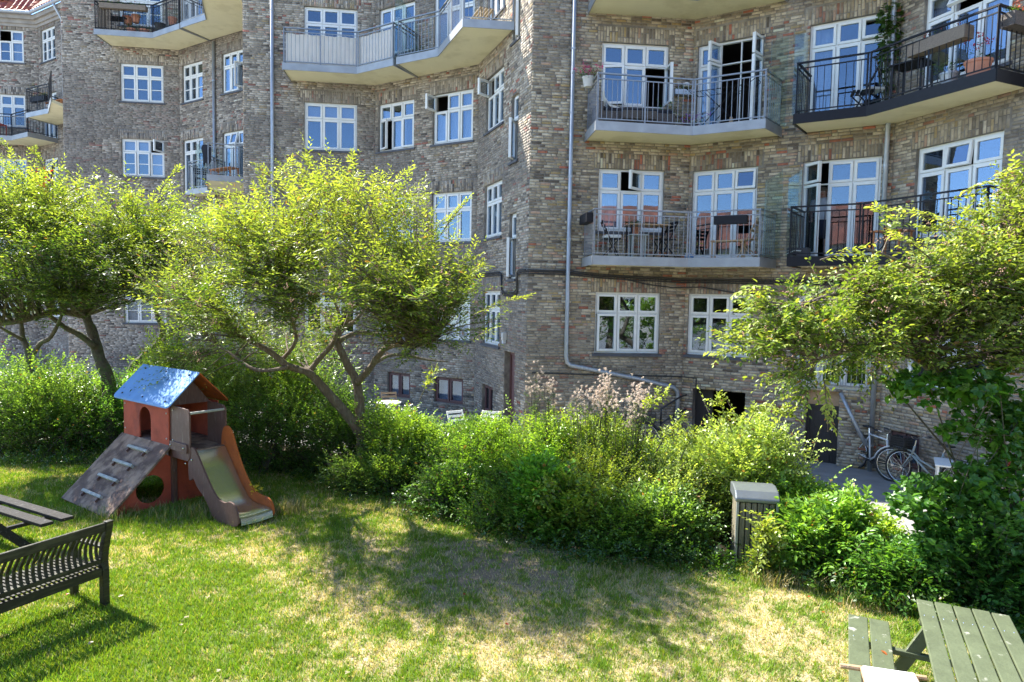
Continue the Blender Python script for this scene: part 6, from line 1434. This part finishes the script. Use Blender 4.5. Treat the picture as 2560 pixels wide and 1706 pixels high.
for k in range(9): G().bar((-15.62+k*.055,25.74,F4+.05),(-15.62+k*.055,25.74,F4+.98),.045,.02).build('bamboo_strip','planter',b)
for i in range(2): potplant(['orange clay pot row on the black top balcony, left','orange clay pot row on the black top balcony, right'][i],fA1.T(2.9+i*.45,.9,F4),.16,.24,'terra',0,up=.2)
tablesm('dark garden table among the plants of the black top balcony',*fA1.T(2.2,.6,0)[:2],fA1.ang,F4,.9,.5,.7,'black')
slatchair('black folding chair on the shallow balcony of the left house',*fB1.T(fB1.sx(-11.7),.4,0)[:2],fB1.ang+1.2,F2,'black',.85)
tablesm('brown wooden bench with pale seat on the deep balcony of the left house',-10.1,23.7,fB1.ang,F2,1.2,.4,.45,'lime',slats=4)
b=root('jacket','black jacket hanging on the washing line of the deep balcony','jacket',(-10.55,23.35,F2+1.15)); g=G(); g.prism([(-.13,0),(.13,0),(.17,-.15),(.14,-.55),(.03,-.75),(-.05,-.6),(-.12,-.78),(-.15,-.3),(-.20,-.12)],lambda a,z:(-10.55+a,23.35,F2+1.2+z),lambda a,z:(-10.55+a,23.39,F2+1.2+z)); bevel(g.build('cloth','darkcloth',b),.012)
# building 0
windowbox('flower box with yellow and red blossoms on the raised balcony of the farthest house',(-20.8,29.5,F3_+1.25),(-19.9,29.1,F3_+1.25),'black',.2,.2,10,(.6,.35,.05),leafn=60)
tablesm('orange wooden bench on the raised balcony of the farthest house',-19.6,29.3,rad(-30),F3_+.75,1.3,.4,.5,'lime',slats=3)
potplant('spiky yellow green plant on the raised balcony rail of the farthest house',(-20.7,29.55,F3_+1.75),.08,.1,'pot',0,up=.25,leafn=20,green=((.2,.25,.03),(.3,.35,.05)))
b=tablesm('red table with cloth on the low balcony of the farthest house',-23.6,30.7,0,F3_,1.3,.5,.6,'redp'); 
# ================================================================ PERSON behind the open door
def person(label,x,y,z,rz,h=1.66):
    b=root('person',label,'person',(x,y,z),rz,local=True); s=h/1.7
    J=dict(pel=(0,0,.92),chest=(0,0,1.28),neck=(0,0,1.45),sl=(-.18,0,1.40),sr=(.18,0,1.40),el=(-.24,-.02,1.12),er=(.24,-.02,1.12),wl=(-.20,-.16,.92),wr=(.20,-.20,.98),hl=(-.09,0,.88),hr=(.09,0,.88),kl=(-.10,-.01,.50),kr=(.10,-.02,.50),al=(-.10,.02,.08),ar=(.10,.02,.08),tl=(-.11,-.14,.03),tr=(.11,-.14,.03))
    Rr=dict(pel=.13,chest=.14,neck=.055,sl=.065,sr=.065,el=.045,er=.045,wl=.03,wr=.03,hl=.09,hr=.09,kl=.06,kr=.06,al=.04,ar=.04,tl=.03,tr=.03)
    K=list(J); E=[('pel','chest'),('chest','neck'),('chest','sl'),('chest','sr'),('sl','el'),('sr','er'),('el','wl'),('er','wr'),('pel','hl'),('pel','hr'),('hl','kl'),('hr','kr'),('kl','al'),('kr','ar'),('al','tl'),('ar','tr')]
    for hnd,sg in (('wl',-1),('wr',1)):
        w0=J[hnd]; J['p'+hnd]=(w0[0],w0[1]-.07,w0[2]-.01); Rr['p'+hnd]=.028; K.append('p'+hnd); E.append((hnd,'p'+hnd))
        for f_ in range(4): k='%sf%d'%(hnd,f_); J[k]=(w0[0]+(f_-1.5)*.02,w0[1]-.14+abs(f_-1.4)*.008,w0[2]-.03); Rr[k]=.008; K.append(k); E.append(('p'+hnd,k))
        k=hnd+'th'; J[k]=(w0[0]-sg*.05,w0[1]-.08,w0[2]); Rr[k]=.009; K.append(k); E.append((hnd,k))
    J['head']=(0,-.01,1.56); J['top']=(0,0,1.66); Rr['head']=.085;Rr['top']=.07; K+= ['head','top']; E+= [('neck','head'),('head','top')]
    me=bpy.data.meshes.new('body'); me.from_pydata([tuple(c*s for c in J[k]) for k in K],[(K.index(a),K.index(c)) for a,c in E],[]); o=bpy.data.objects.new('body',me); COL.objects.link(o); o.parent=b
    o.modifiers.new('skin','SKIN'); sv=me.skin_vertices[0].data
    for i,k in enumerate(K): sv[i].radius=(Rr[k],Rr[k]*.8 if k in('pel','chest') else Rr[k]); sv[i].use_root=(k=='pel')
    o.modifiers.new('sub','SUBSURF').levels=1; o.modifiers['sub'].render_levels=2; me.materials.append(M['skin'])
    g=G(); g.lathe([(.17,.90),(.175,1.05),(.185,1.25),(.20,1.38),(.10,1.46)],(0,0,0),16); 
    g.V=[(x*s,y*.72*s,z*s) for x,y,z in g.V]; g.build('shirt','shirt',b,smooth=True)
    for sg in (-1,1): g=G(); g.tube([(sg*.17*s,0,1.40*s),(sg*.235*s,-.02*s,1.14*s)],[.078,.06],10); g.build('sleeve','shirt',b,smooth=True)
    g=G(); g.lathe([(.15,.52),(.18,.80),(.172,.95)],(0,0,0),16); g.V=[(x*s,y*.75*s,z*s) for x,y,z in g.V]; g.build('trousers','skirt',b,smooth=True)
    for sg in (-1,1): G().ball((sg*.032*s,-.088*s,1.585*s),.012).build('eye','cushion',b)
    G().ball((0,-.10*s,1.55*s),(.014,.02,.02)).build('nose','skin',b); G().ball((0,-.09*s,1.515*s),(.025,.01,.007)).build('mouth','redp',b)
    for sg in (-1,1): G().ball((sg*.088*s,0,1.57*s),(.012,.02,.03)).build('ear','skin',b)
    G().ball((0,.02*s,1.625*s),(.095,.10,.085),12).build('hair','hair',b,smooth=True)
    return b
pp_=fb.T(fb.sx(6.58),-.55,F1); person('person in light shirt and dark trousers standing inside the half open balcony door',pp_[0],pp_[1],F1,fb.ang)
# ================================================================ LITTER ON THE LAWN
GL='fallen leaves scattered on the lawn'
lab_l={(1.0):'pale dry leaf lying on the lawn'}
for i,(u,v) in enumerate(((592,1348),(420,1422),(467,1550),(910,1660),(985,1660),(548,1688),(222,1618),(455,1570),(300,1500),(1770,1610),(1635,1660),(1620,1610),(1070,1270),(1160,1495),(640,1400),(360,1340),(870,1690),(1450,1530),(1900,1600),(700,1490),(1270,1570),(2020,1500),(2060,1540),(800,1440),(520,1500),(165,1495),(270,1365))):
    x,y,z=onz(u,v,LAWN); red=i in (25,26,20,21,22,13,19); a=RG.normal(0,1,(5,3))*[1,1,.2]; n_=5
    an=RG.uniform(0,6.28); A_=np.array([[math.cos(an+t),math.sin(an+t),RG.uniform(0,.5)] for t in (0,.8,-.8,1.6,-1.6)])
    l=np.array([.036,.03,.03,.02,.02])*RG.uniform(.7,1.2); V,F,k=leafmesh(np.tile([x,y,z+.035],(5,1)),A_,np.tile([0,0,1.],(5,1))+RG.normal(0,.3,(5,3)),l,l*.55)
    mk('fallen_leaf',V,F,'leaf',None,col=np.tile((.42,.06,.03) if red else (.62,.52,.42),(len(V),1)),label='small red dry leaf lying on the lawn' if red else 'small pale curled dry leaf lying on the lawn',cat='leaf',group=GL)
pts=[onz(u,v,LAWN+.02) for u,v in ((1912,1478),(1905,1492),(1910,1508),(1930,1522),(1960,1538),(1990,1550),(2020,1556))]
G().tube(pts,.0022,5).build('dry_stalk','tan',None,label='long pale dry stalk lying on the lawn left of the picnic bench',cat='stalk',smooth=True)
